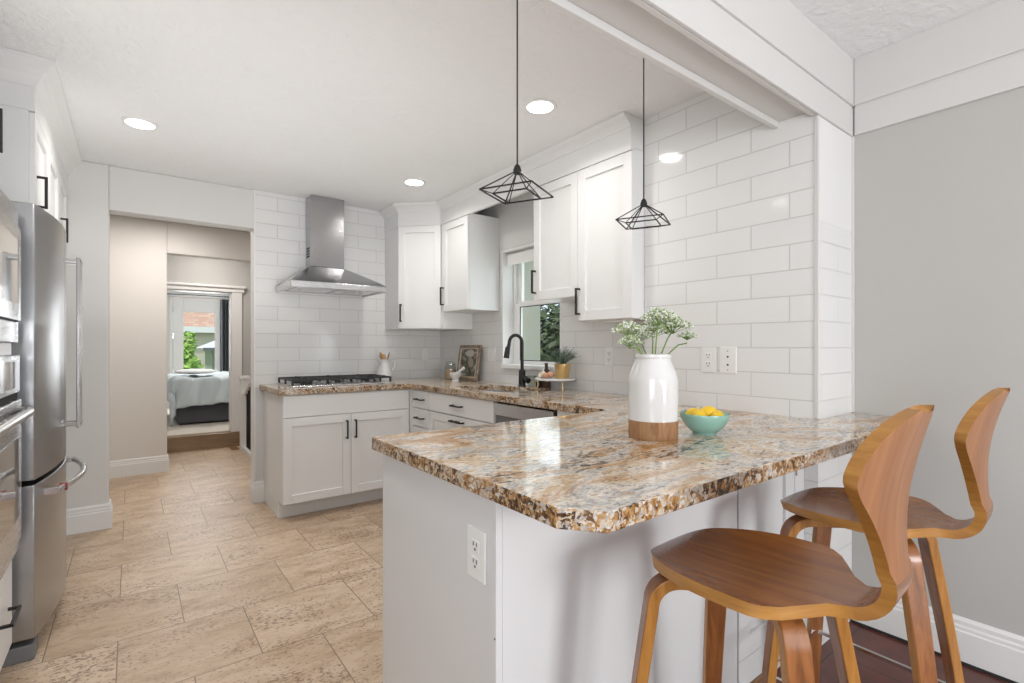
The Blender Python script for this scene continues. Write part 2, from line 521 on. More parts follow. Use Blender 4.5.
class MB:
    def __init__(s):
        s.bm = bmesh.new()
    def box(s, x0, y0, z0, x1, y1, z1, mi=0):
        x0, x1 = sorted((x0, x1)); y0, y1 = sorted((y0, y1)); z0, z1 = sorted((z0, z1))
        v = [s.bm.verts.new(p) for p in ((x0, y0, z0), (x1, y0, z0), (x1, y1, z0), (x0, y1, z0),
                                         (x0, y0, z1), (x1, y0, z1), (x1, y1, z1), (x0, y1, z1))]
        for f in ((0, 3, 2, 1), (4, 5, 6, 7), (0, 1, 5, 4), (1, 2, 6, 5), (2, 3, 7, 6), (3, 0, 4, 7)):
            s.bm.faces.new([v[i] for i in f]).material_index = mi
        return s
    def obox(s, o, u, v, n, a, b, c, mi=0):
        """box from corner o spanning a along u, b along v, c along n"""
        o, u, v, n = Vector(o), Vector(u), Vector(v), Vector(n)
        pts = [o + u * i + v * j + n * k for k in (0, c) for (i, j) in ((0, 0), (a, 0), (a, b), (0, b))]
        w = [s.bm.verts.new(p) for p in pts]
        fs = [s.bm.faces.new([w[i] for i in f]) for f in
              ((0, 3, 2, 1), (4, 5, 6, 7), (0, 1, 5, 4), (1, 2, 6, 5), (2, 3, 7, 6), (3, 0, 4, 7))]
        for f in fs:
            f.material_index = mi
        return s
    def ring(s, pts):
        return [s.bm.verts.new(p) for p in pts]
    def skin(s, rings, closed=True, caps=True, mi=0):
        vs = [s.ring(r) for r in rings]
        n = len(vs[0])
        for a, b in zip(vs, vs[1:]):
            for i in range(n if closed else n - 1):
                j = (i + 1) % n
                s.bm.faces.new((a[i], a[j], b[j], b[i])).material_index = mi
        if caps and closed:
            s.bm.faces.new(list(reversed(vs[0]))).material_index = mi
            s.bm.faces.new(vs[-1]).material_index = mi
        return vs
    def tube(s, pts, r, n=10, caps=True, mi=0):
        pts = [Vector(p) for p in pts]
        rs = r if isinstance(r, (list, tuple)) else [r] * len(pts)
        rings = []
        up = None
        for i, p in enumerate(pts):
            a = pts[max(0, i - 1)]; b = pts[min(len(pts) - 1, i + 1)]
            t = (b - a).normalized()
            if up is None:
                up = Vector((0, 0, 1)) if abs(t.z) < .9 else Vector((1, 0, 0))
            x = up.cross(t)
            if x.length < 1e-5:
                x = Vector((1, 0, 0)).cross(t)
            x.normalize()
            y = t.cross(x)
            up = y
            rings.append([p + (x * math.cos(2 * PI * k / n) + y * math.sin(2 * PI * k / n)) * rs[i] for k in range(n)])
        s.skin(rings, True, caps, mi)
        return s
    def bar(s, p0, p1, r):
        """square bar"""
        p0, p1 = Vector(p0), Vector(p1)
        t = (p1 - p0).normalized()
        x = Vector((0, 0, 1)).cross(t)
        if x.length < 1e-4:
            x = Vector((1, 0, 0))
        x.normalize(); y = t.cross(x)
        s.skin([[p + x * a * r + y * b * r for a, b in ((-1, -1), (1, -1), (1, 1), (-1, 1))] for p in (p0, p1)])
        return s
    def cyl(s, p0, p1, r0, r1=None, n=20):
        return s.tube([p0, p1], [r0, r0 if r1 is None else r1], n)
    def lathe(s, prof, c=(0, 0, 0), n=32, mi=0, cap=True):
        c = Vector(c)
        rings = [[c + Vector((max(r, 1e-4) * math.cos(2 * PI * k / n), max(r, 1e-4) * math.sin(2 * PI * k / n), z))
                  for k in range(n)] for r, z in prof]
        s.skin(rings, True, cap, mi)
        return s
    def prism(s, poly, z0, z1, mi=0):
        s.skin([[(x, y, z) for x, y in poly] for z in (z0, z1)], True, True, mi)
        return s
    def ico(s, c, r, sub=2, sc=(1, 1, 1), rot=None):
        m = Matrix.Translation(Vector(c))
        if rot is not None:
            m = m @ rot.to_4x4()
        m = m @ Matrix.Diagonal((*sc, 1))
        bmesh.ops.create_icosphere(s.bm, subdivisions=sub, radius=r, matrix=m)
        return s
    def quad(s, pts, mi=0):
        s.bm.faces.new([s.bm.verts.new(p) for p in pts]).material_index = mi
        return s
    def build(s, name, mat, parent=None, bevel=0., smooth=None, local=False, seg=2, fix=True):
        if fix:
            bmesh.ops.recalc_face_normals(s.bm, faces=s.bm.faces)
        if parent is not None and not local:
            bmesh.ops.translate(s.bm, vec=-wloc(parent), verts=s.bm.verts)
        me = bpy.data.meshes.new(name)
        s.bm.to_mesh(me)
        s.bm.free()
        for mm in (mat if isinstance(mat, (list, tuple)) else [mat]):
            me.materials.append(M[mm] if isinstance(mm, str) else mm)
        if smooth is not None:
            for p in me.polygons:
                p.use_smooth = True
            me.set_sharp_from_angle(angle=math.radians(smooth))
        o = bpy.data.objects.new(name, me)
        COL.objects.link(o)
        if parent is not None:
            o.parent = parent
        if bevel:
            b = o.modifiers.new('bevel', 'BEVEL')
            b.width = bevel; b.segments = seg; b.limit_method = 'ANGLE'; b.angle_limit = math.radians(40)
        return o

def recenter(o):
    """put a top-level mesh object's origin at the middle of its base"""
    me = o.data
    xs = [v.co for v in me.vertices]
    c = Vector(((min(v.x for v in xs) + max(v.x for v in xs)) / 2, (min(v.y for v in xs) + max(v.y for v in xs)) / 2,
                min(v.z for v in xs)))
    me.transform(Matrix.Translation(-c))
    o.location = c
    return o

def T(name, label, cat, loc=(0, 0, 0), rz=0., group=None):
    o = bpy.data.objects.new(name, None)
    o.empty_display_size = .1
    o.location = loc
    o.rotation_euler = (0, 0, rz)
    COL.objects.link(o)
    return tag(o, label, cat, group)

def tag(o, label, cat, group=None):
    o['label'] = label
    o['category'] = cat
    if group:
        o['group'] = group
    return o

def S(o):
    o['kind'] = 'structure'
    return o

def bx(name, mat, parent, *c, bevel=0., **kw):
    return MB().box(*c).build(name, mat, parent, bevel=bevel, **kw)

def sb(name, mat, *c, bevel=0.):
    return S(bx(name, mat, None, *c, bevel=bevel))

# ------------------------------------------------------------------ key planes
CEIL = 2.43          # kitchen ceiling
DCEIL = 2.475        # dining ceiling
YH = 4.30            # cooktop wall
XW = 2.39            # window wall
XA = 2.19            # tiled accent wall face
XG = 2.542           # gray dining wall
YA = 0.86            # kitchen / dining line
YB = 1.706           # end of the accent wall
XL = -1.05           # left wall

# ------------------------------------------------------------------ shell
sb('floor', 'travertine', -1.2, YA + .03, -.08, 2.75, 7.0, 0)
sb('floor_dining', 'dark_floor', -1.2, -2.6, -.08, 2.75, YA + .03, 0)
sb('ceiling', 'ceiling', -1.2, YA + .165, CEIL, 2.75, 7.0, CEIL + .2)
sb('ceiling_dining', 'ceiling', -1.2, -2.6, DCEIL, 2.75, YA + .01, DCEIL + .2)
w = MB()
w.box(XL - .12, -2.6, 0, XL, -1.25, 2.6); w.box(XL - .12, .05, 0, XL, 7.0, 2.6)
w.box(XL - .12, -1.25, 0, XL, .05, .78); w.box(XL - .12, -1.25, 2.02, XL, .05, 2.6)
S(w.build('wall_left', 'wall'))
w = MB()
w.box(XL - .10, -1.25, .78, XL - .03, -1.19, 2.02); w.box(XL - .10, -.01, .78, XL - .03, .05, 2.02)
w.box(XL - .10, -1.19, .78, XL - .03, -.01, .84); w.box(XL - .10, -1.19, 1.96, XL - .03, -.01, 2.02); w.box(XL - .10, -1.19, 1.38, XL - .03, -.01, 1.42)
S(w.build('added_window', 'trim'))  # unseen window, added in the left wall to go with the side fill
sb('wall_right', 'gray_wall', XG, -2.6, 0, XG + .15, YA - .0005, 2.6)
# dining end wall with its window, behind the camera
w = MB()
w.box(XL, -2.6, 0, .1, -2.48, 2.6); w.box(1.9, -2.6, 0, XG, -2.48, 2.6)
w.box(.1, -2.6, 0, 1.9, -2.48, .65); w.box(.1, -2.6, 2.15, 1.9, -2.48, 2.6)
S(w.build('wall_back', 'wall'))
w = MB()
w.box(.1, -2.58, .65, .16, -2.50, 2.15); w.box(1.84, -2.58, .65, 1.9, -2.50, 2.15)
w.box(.16, -2.58, .65, 1.84, -2.50, .71); w.box(.16, -2.58, 2.09, 1.84, -2.50, 2.15)
w.box(.98, -2.58, .71, 1.02, -2.50, 2.09)
S(w.build('window_2', 'trim'))
# cooktop wall: solid tiled section, painted section and lintel with the hall opening
sb('wall_cooktop', 'tile_x', .762, YH, .90, XW, YH + .13, CEIL)
sb('wall_cooktop_lower', 'wall', .762, YH, 0, XW, YH + .13, .8998)
w = MB()
w.box(XL, YH, 0, -.124, YH + .13, CEIL); w.box(-.124, YH, 2.130, .7618, YH + .13, CEIL)
S(w.build('wall_hall', 'wall', bevel=.008))
sb('trim_1', 'trim', .752, YH - .004, .175, .763, YH + .13, CEIL)        # edge strip of the tile
# window wall with its opening y 2.57-3.28, z 1.06-1.99
w = MB()
w.box(XW, YB - .02, 0, XW + .19, 2.57, CEIL); w.box(XW, 3.28, 0, XW + .19, YH + .13, CEIL)
w.box(XW, 2.57, 0, XW + .19, 3.28, 1.06); w.box(XW, 2.57, 1.99, XW + .19, 3.28, CEIL)
S(w.build('wall_window', 'tile_y'))
# painted head panel above the window
sb('trim_2', 'wall', XW - .006, 2.52, 1.995, XW, 3.312, CEIL)
# accent wall (tiled furring) and the pier towards the dining room
sb('wall_accent', 'tile_y', XA, YA + .0005, 0, XG + .15, YB, CEIL + .06)
sb('wall_pier', 'tile_x', XA, YA - .006, 0, XG, YA, 1.72)
sb('wall_pier_top', 'trim', XA - .001, YA - .006, 1.7205, XG, YA, 2.14)
S(MB().box(XA - .004, YA - .010, .921, XA + .006, YA + .008, 2.14).build('trim_3', 'board', bevel=.003))
S(MB().box(XG - .006, YA - .016, .921, XG + .004, YA - .004, 2.14).build('trim_4', 'board', bevel=.002))
# hall end wall with a passage, gray wall with the bedroom doorway, passage right wall
Y2, Y3 = 5.91, 6.92
w = MB()
w.box(XL, Y2, 0, .272, Y2 + .12, CEIL); w.box(.272, Y2, 2.125, 2.6, Y2 + .12, CEIL); w.box(1.10, Y2, 0, 2.6, Y2 + .12, 2.125)
S(w.build('wall_hall_end', 'cream_wall', bevel=.008))
w = MB()
w.box(XL, Y3, 0, .25, Y3 + .12, 2.7); w.box(.965, Y3, 0, 2.6, Y3 + .12, 2.7); w.box(.25, Y3, 1.875, .965, Y3 + .12, 2.7)
S(w.build('wall_bedroom_side', 'gray_wall'))
sb('wall_hall_right', 'cream_wall', 1.75, YH + .13, 0, 1.87, Y2, CEIL)
sb('wall_passage_right', 'cream_wall', 1.75, Y2 + .12, 0, 1.87, Y3, CEIL)
# bedroom doorway casing
w = MB()
w.box(.965, Y3 - .022, .178, 1.078, Y3, 1.875); w.box(.20, Y3 - .022, .178, .25, Y3, 1.875)
w.box(.17, Y3 - .028, 1.875, 1.10, Y3, 1.93); w.box(.155, Y3 - .045, 1.925, 1.115, Y3, 1.952)
w.box(.953, Y3 - .002, .178, .965, Y3 + .13, 1.875); w.box(.25, Y3 - .002, 1.863, .965, Y3 + .13, 1.875)
S(w.build('door_1', 'trim', bevel=.003))
# step up to the bedroom
S(MB().box(.20, Y3 - .03, 0, 1.06, Y3 + .12, .174).build('trim_5', 'step_wood', bevel=.004))
# bedroom shell
sb('floor_bedroom', 'carpet', -1.0, Y3 + .12, .10, 3.2, 10.3, .178)
sb('ceiling_bedroom', 'ceiling', -1.0, Y3 + .12, 2.6, 3.2, 10.4, 2.75)
sb('wall_bedroom_left', 'wall', -1.12, Y3 + .12, 0, -1.0, 10.4, 2.7)
sb('wall_bedroom_right', 'wall', 3.2, Y3 + .12, 0, 3.32, 10.4, 2.7)
YD = 10.2
w = MB()
w.box(-1.0, YD, 0, .50, YD + .12, 2.7); w.box(1.30, YD, 0, 3.2, YD + .12, 2.7); w.box(.50, YD, 2.12, 1.30, YD + .12, 2.7)
S(w.build('wall_bedroom_end', 'wall'))
# glazed garden door
d = S(MB().box(.50, YD - .01, .178, .545, YD + .05, 2.12).box(1.255, YD - .01, .178, 1.30, YD + .05, 2.12)
      .box(.545, YD - .01, 2.06, 1.255, YD + .05, 2.12).build('door_2', 'trim', bevel=.003))
w = MB()
w.box(.55, YD, .19, .70, YD + .045, 2.05); w.box(1.165, YD, .19, 1.25, YD + .045, 2.05)
w.box(.70, YD, 1.81, 1.165, YD + .045, 2.05); w.box(.70, YD, .19, 1.165, YD + .045, .45)
w.build('door_leaf', 'trim', d, bevel=.004)
bx('door_glass', 'pane', d, .70, YD + .018, .45, 1.165, YD + .024, 1.81)
for z in (.75, 1.35, 1.80):
    bx('hinge', 'chrome', d, .545, YD - .012, z, .56, YD + .004, z + .09)

# baseboards
def base_run(name, pts, h=.165, mat='trim'):
    """baseboard along a 2D path, profile offset to the left of the travel direction"""
    prof = [(0, 0), (.018, 0), (.018, h * .70), (.0145, h * .73), (.0145, h * .80), (.011, h * .84), (.011, h * .93), (.006, h * .98), (.004, h), (0, h)]
    return S(sweep2d(pts, prof).build(name, mat))

def sweep2d(pts, prof, closed_ends=True):
    """prof = (offset, z) polygon; offset to the left of travel, mitred corners"""
    b = MB()
    P = [Vector(p) for p in pts]
    rings = []
    for i, p in enumerate(P):
        nn = []
        if i > 0:
            d_ = (P[i] - P[i - 1]).normalized(); nn.append(Vector((-d_.y, d_.x)))
        if i < len(P) - 1:
            d_ = (P[i + 1] - P[i]).normalized(); nn.append(Vector((-d_.y, d_.x)))
        if len(nn) == 2:
            m_ = (nn[0] + nn[1]).normalized()
            m_ = m_ / max(.3, m_.dot(nn[0]))
        else:
            m_ = nn[0]
        rings.append([(p.x + m_.x * o, p.y + m_.y * o, z) for o, z in prof])
    b.skin(rings, True, closed_ends)
    return b

base_run('baseboard_right', [(XG, -2.48), (XG, YA - .008)], .172)
base_run('baseboard_hall', [(-.124, YH + .13), (-.124, YH), (XL, YH)], .165)
base_run('baseboard_hall_end', [(.272, Y2 + .10), (.272, Y2), (XL, Y2)], .16)
base_run('baseboard_cooktop', [(.822, YH), (.762, YH), (.762, YH + .13)], .165)
# thin dark gap strip between the dining floor and the gray wall's baseboard
S(MB().box(XG - .024, -2.48, 0, XG - .0185, YA - .01, .010).build('trim_6', 'gap'))

# beam between kitchen and dining room, and board trim around the dining ceiling
w = MB()
w.box(XL, YA, 2.141, XG, YA + .020, DCEIL + .05)                # dining-side board
w.box(XL, YA + .020, 2.165, XA, YA + .145, DCEIL + .05)          # recessed soffit
w.box(XL, YA + .145, 2.141, XA, YA + .168, CEIL + .05)          # kitchen-side board
S(w.build('trim_7', 'board', bevel=.003))
w = MB()
w.box(XL, YA - .014, 2.141, XG - .002, YA - .0005, 2.262)
w.box(XL, YA - .019, 2.270, XG - .002, YA - .0005, DCEIL); w.box(XL, YA - .010, 2.25, XG - .002, YA - .0005, 2.28)
S(w.build('trim_8', 'board', bevel=.003))
w = MB()
w.box(XG - .014, -2.48, 2.141, XG, YA - .02, 2.262)
w.box(XG - .019, -2.48, 2.270, XG, YA - .02, DCEIL); w.box(XG - .010, -2.48, 2.25, XG, YA - .02, 2.28)
S(w.build('trim_9', 'board', bevel=.003))

# ------------------------------------------------------------------ window over the sink
win = S(MB().box(XW + .10, 2.57, 1.06, XW + .17, 2.60, 1.99).box(XW + .10, 3.245, 1.06, XW + .17, 3.28, 1.99)
        .box(XW + .10, 2.60, 1.06, XW + .17, 3.245, 1.085).box(XW + .10, 2.60, 1.955, XW + .17, 3.245, 1.99)
        .build('window_1', 'trim', bevel=.002))
w = MB()
for (y0, y1, z0, z1) in ((2.60, 2.625, 1.085, 1.56), (3.18, 3.245, 1.085, 1.56), (2.625, 3.18, 1.085, 1.10), (2.625, 3.18, 1.535, 1.575)):
    w.box(XW + .105, y0, z0, XW + .135, y1, z1)
w.build('lower_sash', 'trim', win, bevel=.002)
w = MB()
for (y0, y1, z0, z1) in ((2.60, 2.64, 1.545, 1.955), (3.195, 3.245, 1.545, 1.955), (2.64, 3.195, 1.545, 1.58), (2.64, 3.195, 1.91, 1.955)):
    w.box(XW + .137, y0, z0, XW + .165, y1, z1)
w.build('upper_sash', 'trim', win, bevel=.002)
w = MB()
for (y0, y1, z0, z1) in ((2.625, 3.18, 1.10, 1.535),):
    w.box(XW + .106, y0, z0, XW + .111, y0 + .006, z1); w.box(XW + .106, y1 - .006, z0, XW + .111, y1, z1)
    w.box(XW + .106, y0, z1 - .006, XW + .111, y1, z1); w.box(XW + .106, y0, z0, XW + .111, y1, z0 + .006)
w.build('gasket', 'gap', win)
bx('pane', 'pane', win, XW + .118, 2.625, 1.10, XW + .122, 3.18, 1.535)
bx('pane', 'pane', win, XW + .150, 2.64, 1.58, XW + .154, 3.195, 1.91)
MB().box(XW + .090, 2.86, 1.575, XW + .105, 2.90, 1.588).box(XW + .090, 2.90, 1.577, XW + .100, 2.925, 1.584).build('sash_lock', 'gold', win)
# painted jamb lining and sill
w = MB()
w.box(XW - .004, 3.262, 1.072, XW + .10, 3.28, 1.972); w.box(XW - .004, 2.57, 1.072, XW + .10, 2.588, 1.972)
w.box(XW - .004, 2.57, 1.972, XW + .10, 3.28, 1.99)
S(w.build('trim_10', 'trim', bevel=.002))
S(MB().box(XW - .030, 2.69, 1.040, XW + .10, 3.262, 1.072).build('trim_11', 'trim', bevel=.004))
r = T('roller_shade', 'white rolled-up window shade tucked under the window head above the faucet', 'window shade', (XW + .06, 2.93, 1.875))
MB().cyl((XW + .06, 2.60, 1.945), (XW + .06, 3.255, 1.945), .026).build('roll', 'shade', r, smooth=40)
MB().box(XW + .036, 2.60, 1.875, XW + .040, 3.255, 1.945).box(XW + .033, 2.60, 1.868, XW + .043, 3.255, 1.884).build('fabric', 'shade', r)

# ------------------------------------------------------------------ cabinetry helpers
UP = Vector((0, 0, 1))
def shaker(parent, o, u, n, w_, h, name='door', fr=.058, mat='cab', flat=False):
    """framed door; o = lower-left corner of the BACK face, u along the width, n outward"""
    o, u, n = Vector(o), Vector(u).normalized(), Vector(n).normalized()
    b = MB()
    t = .020
    if flat:
        b.obox(o, u, UP, n, w_, h, t)
    else:
        b.obox(o, u, UP, n, fr, h, t)
        b.obox(o + u * (w_ - fr), u, UP, n, fr, h, t)
        b.obox(o + u * fr, u, UP, n, w_ - 2 * fr, fr, t)
        b.obox(o + u * fr + UP * (h - fr), u, UP, n, w_ - 2 * fr, fr, t)
        b.obox(o + u * (fr - .002) + UP * (fr - .002), u, UP, n, w_ - 2 * fr + .004, h - 2 * fr + .004, t - .013)
    return b.build(name, mat, parent, bevel=.0018)

def pull(parent, p, along, n, L=.135, so=.030, name='handle'):
    """square black bar pull centred at p on the face"""
    p, a, n = Vector(p), Vector(along).normalized(), Vector(n).normalized()
    b = MB()
    s_ = .0052
    b.bar(p + n * so - a * L / 2, p + n * so + a * L / 2, s_)
    for k in (-1, 1):
        q = p + a * k * (L / 2 - s_)
        b.bar(q, q + n * so, s_)
    o = b.build(name, 'black', parent, bevel=.001)
    o['label'] = 'matte black bar handle'
    return o

# ------------------------------------------------------------------ base cabinets
# cooktop base
FY = 3.672   # door face
c = T('base_cabinet', 'white two-door base cabinet with a plain top panel under the gas cooktop', 'cabinet', (1.29, 4.0, 0))
w = MB(); w.box(.822, FY + .0205, .12, 1.765, YH - .002, .8795); w.box(.822, FY + .15, 0, .840, YH - .002, .12)
w.build('body', 'cab', c, bevel=.002)
MB().box(.832, FY + .135, 0, 1.765, FY + .150, .119).build('toe_kick', 'cab', c)
shaker(c, (.824, FY + .020, .722), (1, 0, 0), (0, -1, 0), .934, .150, 'false_front', flat=True)
d1 = shaker(c, (.824, FY + .020, .125), (1, 0, 0), (0, -1, 0), .467, .592)
d2 = shaker(c, (1.2945, FY + .020, .125), (1, 0, 0), (0, -1, 0), .4635, .592)
pull(d1, (1.258, FY, .605), UP, (0, -1, 0)); pull(d2, (1.322, FY, .605), UP, (0, -1, 0))

FX = 1.785
def front(parent, y0, y1, z0, z1, name, flat=True, handle='h', hy=None, hz=None, L=.12):
    d_ = shaker(parent, (FX + .020, y1, z0), (0, -1, 0), (-1, 0, 0), y1 - y0, z1 - z0, name, flat=flat)
    if handle:
        pull(d_, (FX, (y0 + y1) / 2 if hy is None else hy, (z0 + z1) / 2 if hz is None else hz),
             (0, 1, 0) if handle == 'h' else UP, (-1, 0, 0), L)
    return d_
c = T('base_cabinet', 'white stack of narrow drawers in the corner right of the cooktop cabinet', 'cabinet', (2.1, 3.52, 0))
w = MB(); w.box(FX + .0205, 3.388, .12, XW - .005, 3.648, .8795); w.box(FX + .10, 3.388, 0, FX + .12, 3.648, .12)
w.build('body', 'cab', c, bevel=.002)
MB().box(1.766, FY + .003, .12, FX + .020, FY + .020, .8795).box(FX + .003, 3.650, .12, FX + .020, FY + .003, .8795).build('corner_filler', 'cab', c)
for z0, z1 in ((.735, .872), (.590, .728), (.445, .583), (.125, .438)):
    front(c, 3.392, 3.645, z0, z1, 'drawer', L=.125)
c = T('sink_cabinet', 'white sink base cabinet with wide false drawer and two doors below', 'cabinet', (2.1, 2.96, 0))
w = MB(); w.box(FX + .0205, 2.536, .12, FX + .06, 3.386, .8795); w.box(FX + .06, 2.536, .12, XW - .005, 2.55, .8795)
w.box(FX + .06, 3.372, .12, XW - .005, 3.386, .8795); w.box(XW - .02, 2.55, .12, XW - .005, 3.372, .8795)
w.box(FX + .10, 2.536, 0, FX + .12, 3.386, .12)
w.build('body', 'cab', c, bevel=.002)
front(c, 2.539, 3.385, .735, .872, 'false_front', L=.13)
front(c, 2.965, 3.385, .125, .728, 'door', False, 'h', 3.01, .695, .07)
front(c, 2.539, 2.960, .125, .728, 'door', False, 'h', 2.915, .695, .07)

c = T('dishwasher', 'stainless steel dishwasher built in under the counter right of the sink', 'dishwasher', (2.1, 2.245, 0))
bx('tub', 'gap', c, FX + .022, 1.962, .10, XW - .01, 2.532, .868)
bx('control_panel', 'steel', c, FX - .004, 1.985, .792, FX + .020, 2.530, .866, bevel=.003)
bx('pocket_handle', 'grayplastic', c, FX + .012, 1.990, .742, FX + .021, 2.526, .7915)
bx('door', 'steel', c, FX - .002, 1.985, .12, FX + .020, 2.530, .741, bevel=.004)

# peninsula cabinet
PX, PY = .643, .905
c = T('peninsula_cabinet', 'white peninsula cabinet with plain end panel under the granite overhang', 'cabinet', (1.4, 1.22, 0))
w = MB()
w.box(PX + .018, PY + .018, 0, XA - .004, 1.53, .8795)
w.box(FX + .0205, 1.531, .0, XW - .005, 1.955, .8795) if False else None
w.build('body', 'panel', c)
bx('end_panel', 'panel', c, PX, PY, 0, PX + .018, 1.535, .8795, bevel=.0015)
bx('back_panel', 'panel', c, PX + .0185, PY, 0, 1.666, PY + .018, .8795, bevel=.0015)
bx('filler_gap', 'gap', c, 1.6665, PY + .010, .02, 1.674, PY + .0175, .8795)
dd = shaker(c, (1.674, PY + .018, .115), (1, 0, 0), (0, -1, 0), .425, .757, 'door', .075, 'panel')
bx('filler', 'panel', c, 2.104, PY - .0005, .0, XA - .002, PY + .0175, .8795)
bx('kick_board', 'panel', c, 1.675, PY + .0, .0, 2.103, PY + .0175, .112)
for z in (.70, .20):
    MB().cyl((2.101, PY - .006, z), (2.101, PY - .006, z + .06), .005, n=10).build('hinge', 'chrome', c, smooth=40)
MB().box(PX + .03, PY - .014, 0, XA - .002, PY - .0008, .018).build('shoe_molding', 'brown_wood', c, bevel=.004)
for z in (.50, .61):
    MB().cyl((PX - .0008, PY + .004, z - .05), (PX + .002, PY + .004, z - .05), .0025, n=8).build('nail_hole', 'slot', c)
c = T('corner_filler_cabinet', 'white filler panel between dishwasher and peninsula under the inner counter corner', 'cabinet', (2.1, 1.75, 0))
MB().box(FX + .002, 1.541, .0, XA - .005, 1.958, .8795).build('body', 'cab', c, bevel=.002)

# ------------------------------------------------------------------ granite countertop
def countertop():
    bm = bmesh.new()
    outer = [(.790, YH - .001), (.790, 3.648), (1.715, 3.648), (1.757, 3.606), (1.757, 1.600), (1.715, 1.558), (.615, 1.558), (.611, .672),
             (.668, .600), (XG - .001, .600), (XG - .001, YA - .008), (XA - .001, YA - .008), (XA - .001, YB + .001), (XW - .001, YB + .001), (XW - .001, YH - .001)]
    hole = []
    x0, x1, y0, y1, rr = 1.875, 2.225, 2.56, 3.20, .07
    for cx, cy, a0 in ((x1 - rr, y1 - rr, 0), (x0 + rr, y1 - rr, 90), (x0 + rr, y0 + rr, 180), (x1 - rr, y0 + rr, 270)):
        for k in range(7):
            a = math.radians(a0 + 15 * k)
            hole.append((cx + rr * math.cos(a), cy + rr * math.sin(a)))
    edges = []
    for loop in (outer, hole):
        vs = [bm.verts.new((x, y, .88)) for x, y in loop]
        edges += [bm.edges.new((vs[i], vs[(i + 1) % len(vs)])) for i in range(len(vs))]
    r_ = bmesh.ops.triangle_fill(bm, use_beauty=True, use_dissolve=False, edges=edges)
    faces = [f for f in bm.faces]
    ex = bmesh.ops.extrude_face_region(bm, geom=faces)
    bmesh.ops.translate(bm, vec=(0, 0, .04), verts=[v for v in ex['geom'] if isinstance(v, bmesh.types.BMVert)])
    bmesh.ops.recalc_face_normals(bm, faces=bm.faces)
    for f in bm.faces:
        f.material_index = 0 if abs(f.normal.z) > .5 else 1
    bmesh.ops.dissolve_limit(bm, angle_limit=.01, verts=bm.verts, edges=bm.edges, delimit={'MATERIAL'})
    me = bpy.data.meshes.new('countertop')
    bm.to_mesh(me); bm.free()
    me.materials.append(M['granite']); me.materials.append(M['granite_edge'])
    o = bpy.data.objects.new('countertop', me)
    COL.objects.link(o)
    b = o.modifiers.new('bevel', 'BEVEL'); b.width = .003; b.segments = 2; b.limit_method = 'ANGLE'; b.angle_limit = math.radians(60)
    tag(o, 'polished brown and gold granite countertop running round the kitchen to the peninsula', 'countertop')
    return recenter(o)
countertop()

# sink bowl
c = T('sink', 'stainless steel undermount sink set into the granite by the window', 'sink', (2.05, 2.88, .70))
w = MB()
x0, x1, y0, y1, zb, zt = 1.862, 2.238, 2.547, 3.213, .70, .8798
w.box(x0 - .002, y0 - .002, zb - .002, x1 + .002, y1 + .002, zb); w.box(x0 - .002, y0, zb, x0, y1, zt); w.box(x1, y0, zb, x1 + .002, y1, zt)
w.box(x0, y0 - .002, zb, x1, y0, zt); w.box(x0, y1, zb, x1, y1 + .002, zt)
w.build('bowl', 'sink_steel', c)
MB().box(x0, 2.93, zb, x1, 2.955, .835).build('divider', 'sink_steel', c, bevel=.008)
MB().lathe([(.0, .7005), (.04, .7005), (.04, .703), (.03, .704), (0, .704)], (2.05, 2.74, 0)).build('drain', 'steel', c, smooth=40)

# faucet
c = T('faucet', 'matte black pull-down gooseneck faucet behind the sink', 'faucet', (2.290, 2.89, .92))
MB().lathe([(0, 0), (.030, 0), (.030, .006), (.026, .010), (.0245, .115), (.020, .122), (0, .122)], (2.29, 2.89, .92)).build('base', 'black', c, smooth=40)
pts = [(2.29, 2.89, 1.04)]
for k in range(0, 15):
    a = PI * k / 14 * 1.02
    pts.append((2.29 - .055 + .055 * math.cos(a), 2.89 + (.012 - .012 * math.cos(a)) * .5, 1.238 + .058 * math.sin(a)))
MB().tube(pts, .0125, 14).build('neck', 'black', c, smooth=60)
e = Vector(pts[-1])
MB().tube([e, e + Vector((-.006, .002, -.025)), e + Vector((-.010, .004, -.03)), e + Vector((-.022, .006, -.105))], [.0135, .0145, .0185, .0215], 16).build('spray_head', 'black', c, smooth=60)
MB().tube([(2.290, 2.868, .988), (2.280, 2.835, .985), (2.272, 2.795, .965)], [.015, .017, .021], 14).build('lever', 'black', c, smooth=60)

# ------------------------------------------------------------------ wall cabinets
XF = 2.082    # wall cabinet door face
c = T('wall_cabinet', 'white diagonal corner wall cabinet right of the steel range hood', 'cabinet', (2.1, 4.0, 1.365))
poly = [(1.823, YH - .002), (1.823, 4.012), (2.098, 3.735), (2.098, 3.717), (XW - .002, 3.717), (XW - .002, YH - .002)]
MB().prism(poly, 1.365, 2.260).build('body', 'cab', c, bevel=.0015)
p0, p1 = Vector((1.823, 4.012, 0)), Vector((2.098, 3.735, 0))
u = (p1 - p0).normalized(); n = Vector((-u.y, u.x, 0)); n = -n if n.y > 0 else n
L = (p1 - p0).length
dd = shaker(c, p0 + u * .006 + Vector((0, 0, 1.369)) + n * .0005, u, n, L - .016, .872)
pull(dd, p0 + u * .034 + n * .0205 + UP * 1.50, UP, n, .15)

c = T('wall_cabinet', 'short white wall cabinet with one door left of the window', 'cabinet', (2.24, 3.51, 1.505))
bx('body', 'cab', c, XF + .0205, 3.312, 1.505, XW - .002, 3.7155, 2.260, bevel=.0015)
dd = shaker(c, (XF + .020, 3.713, 1.507), (0, -1, 0), (-1, 0, 0), .400, .734)
pull(dd, (XF, 3.688, 1.635), UP, (-1, 0, 0), .15)

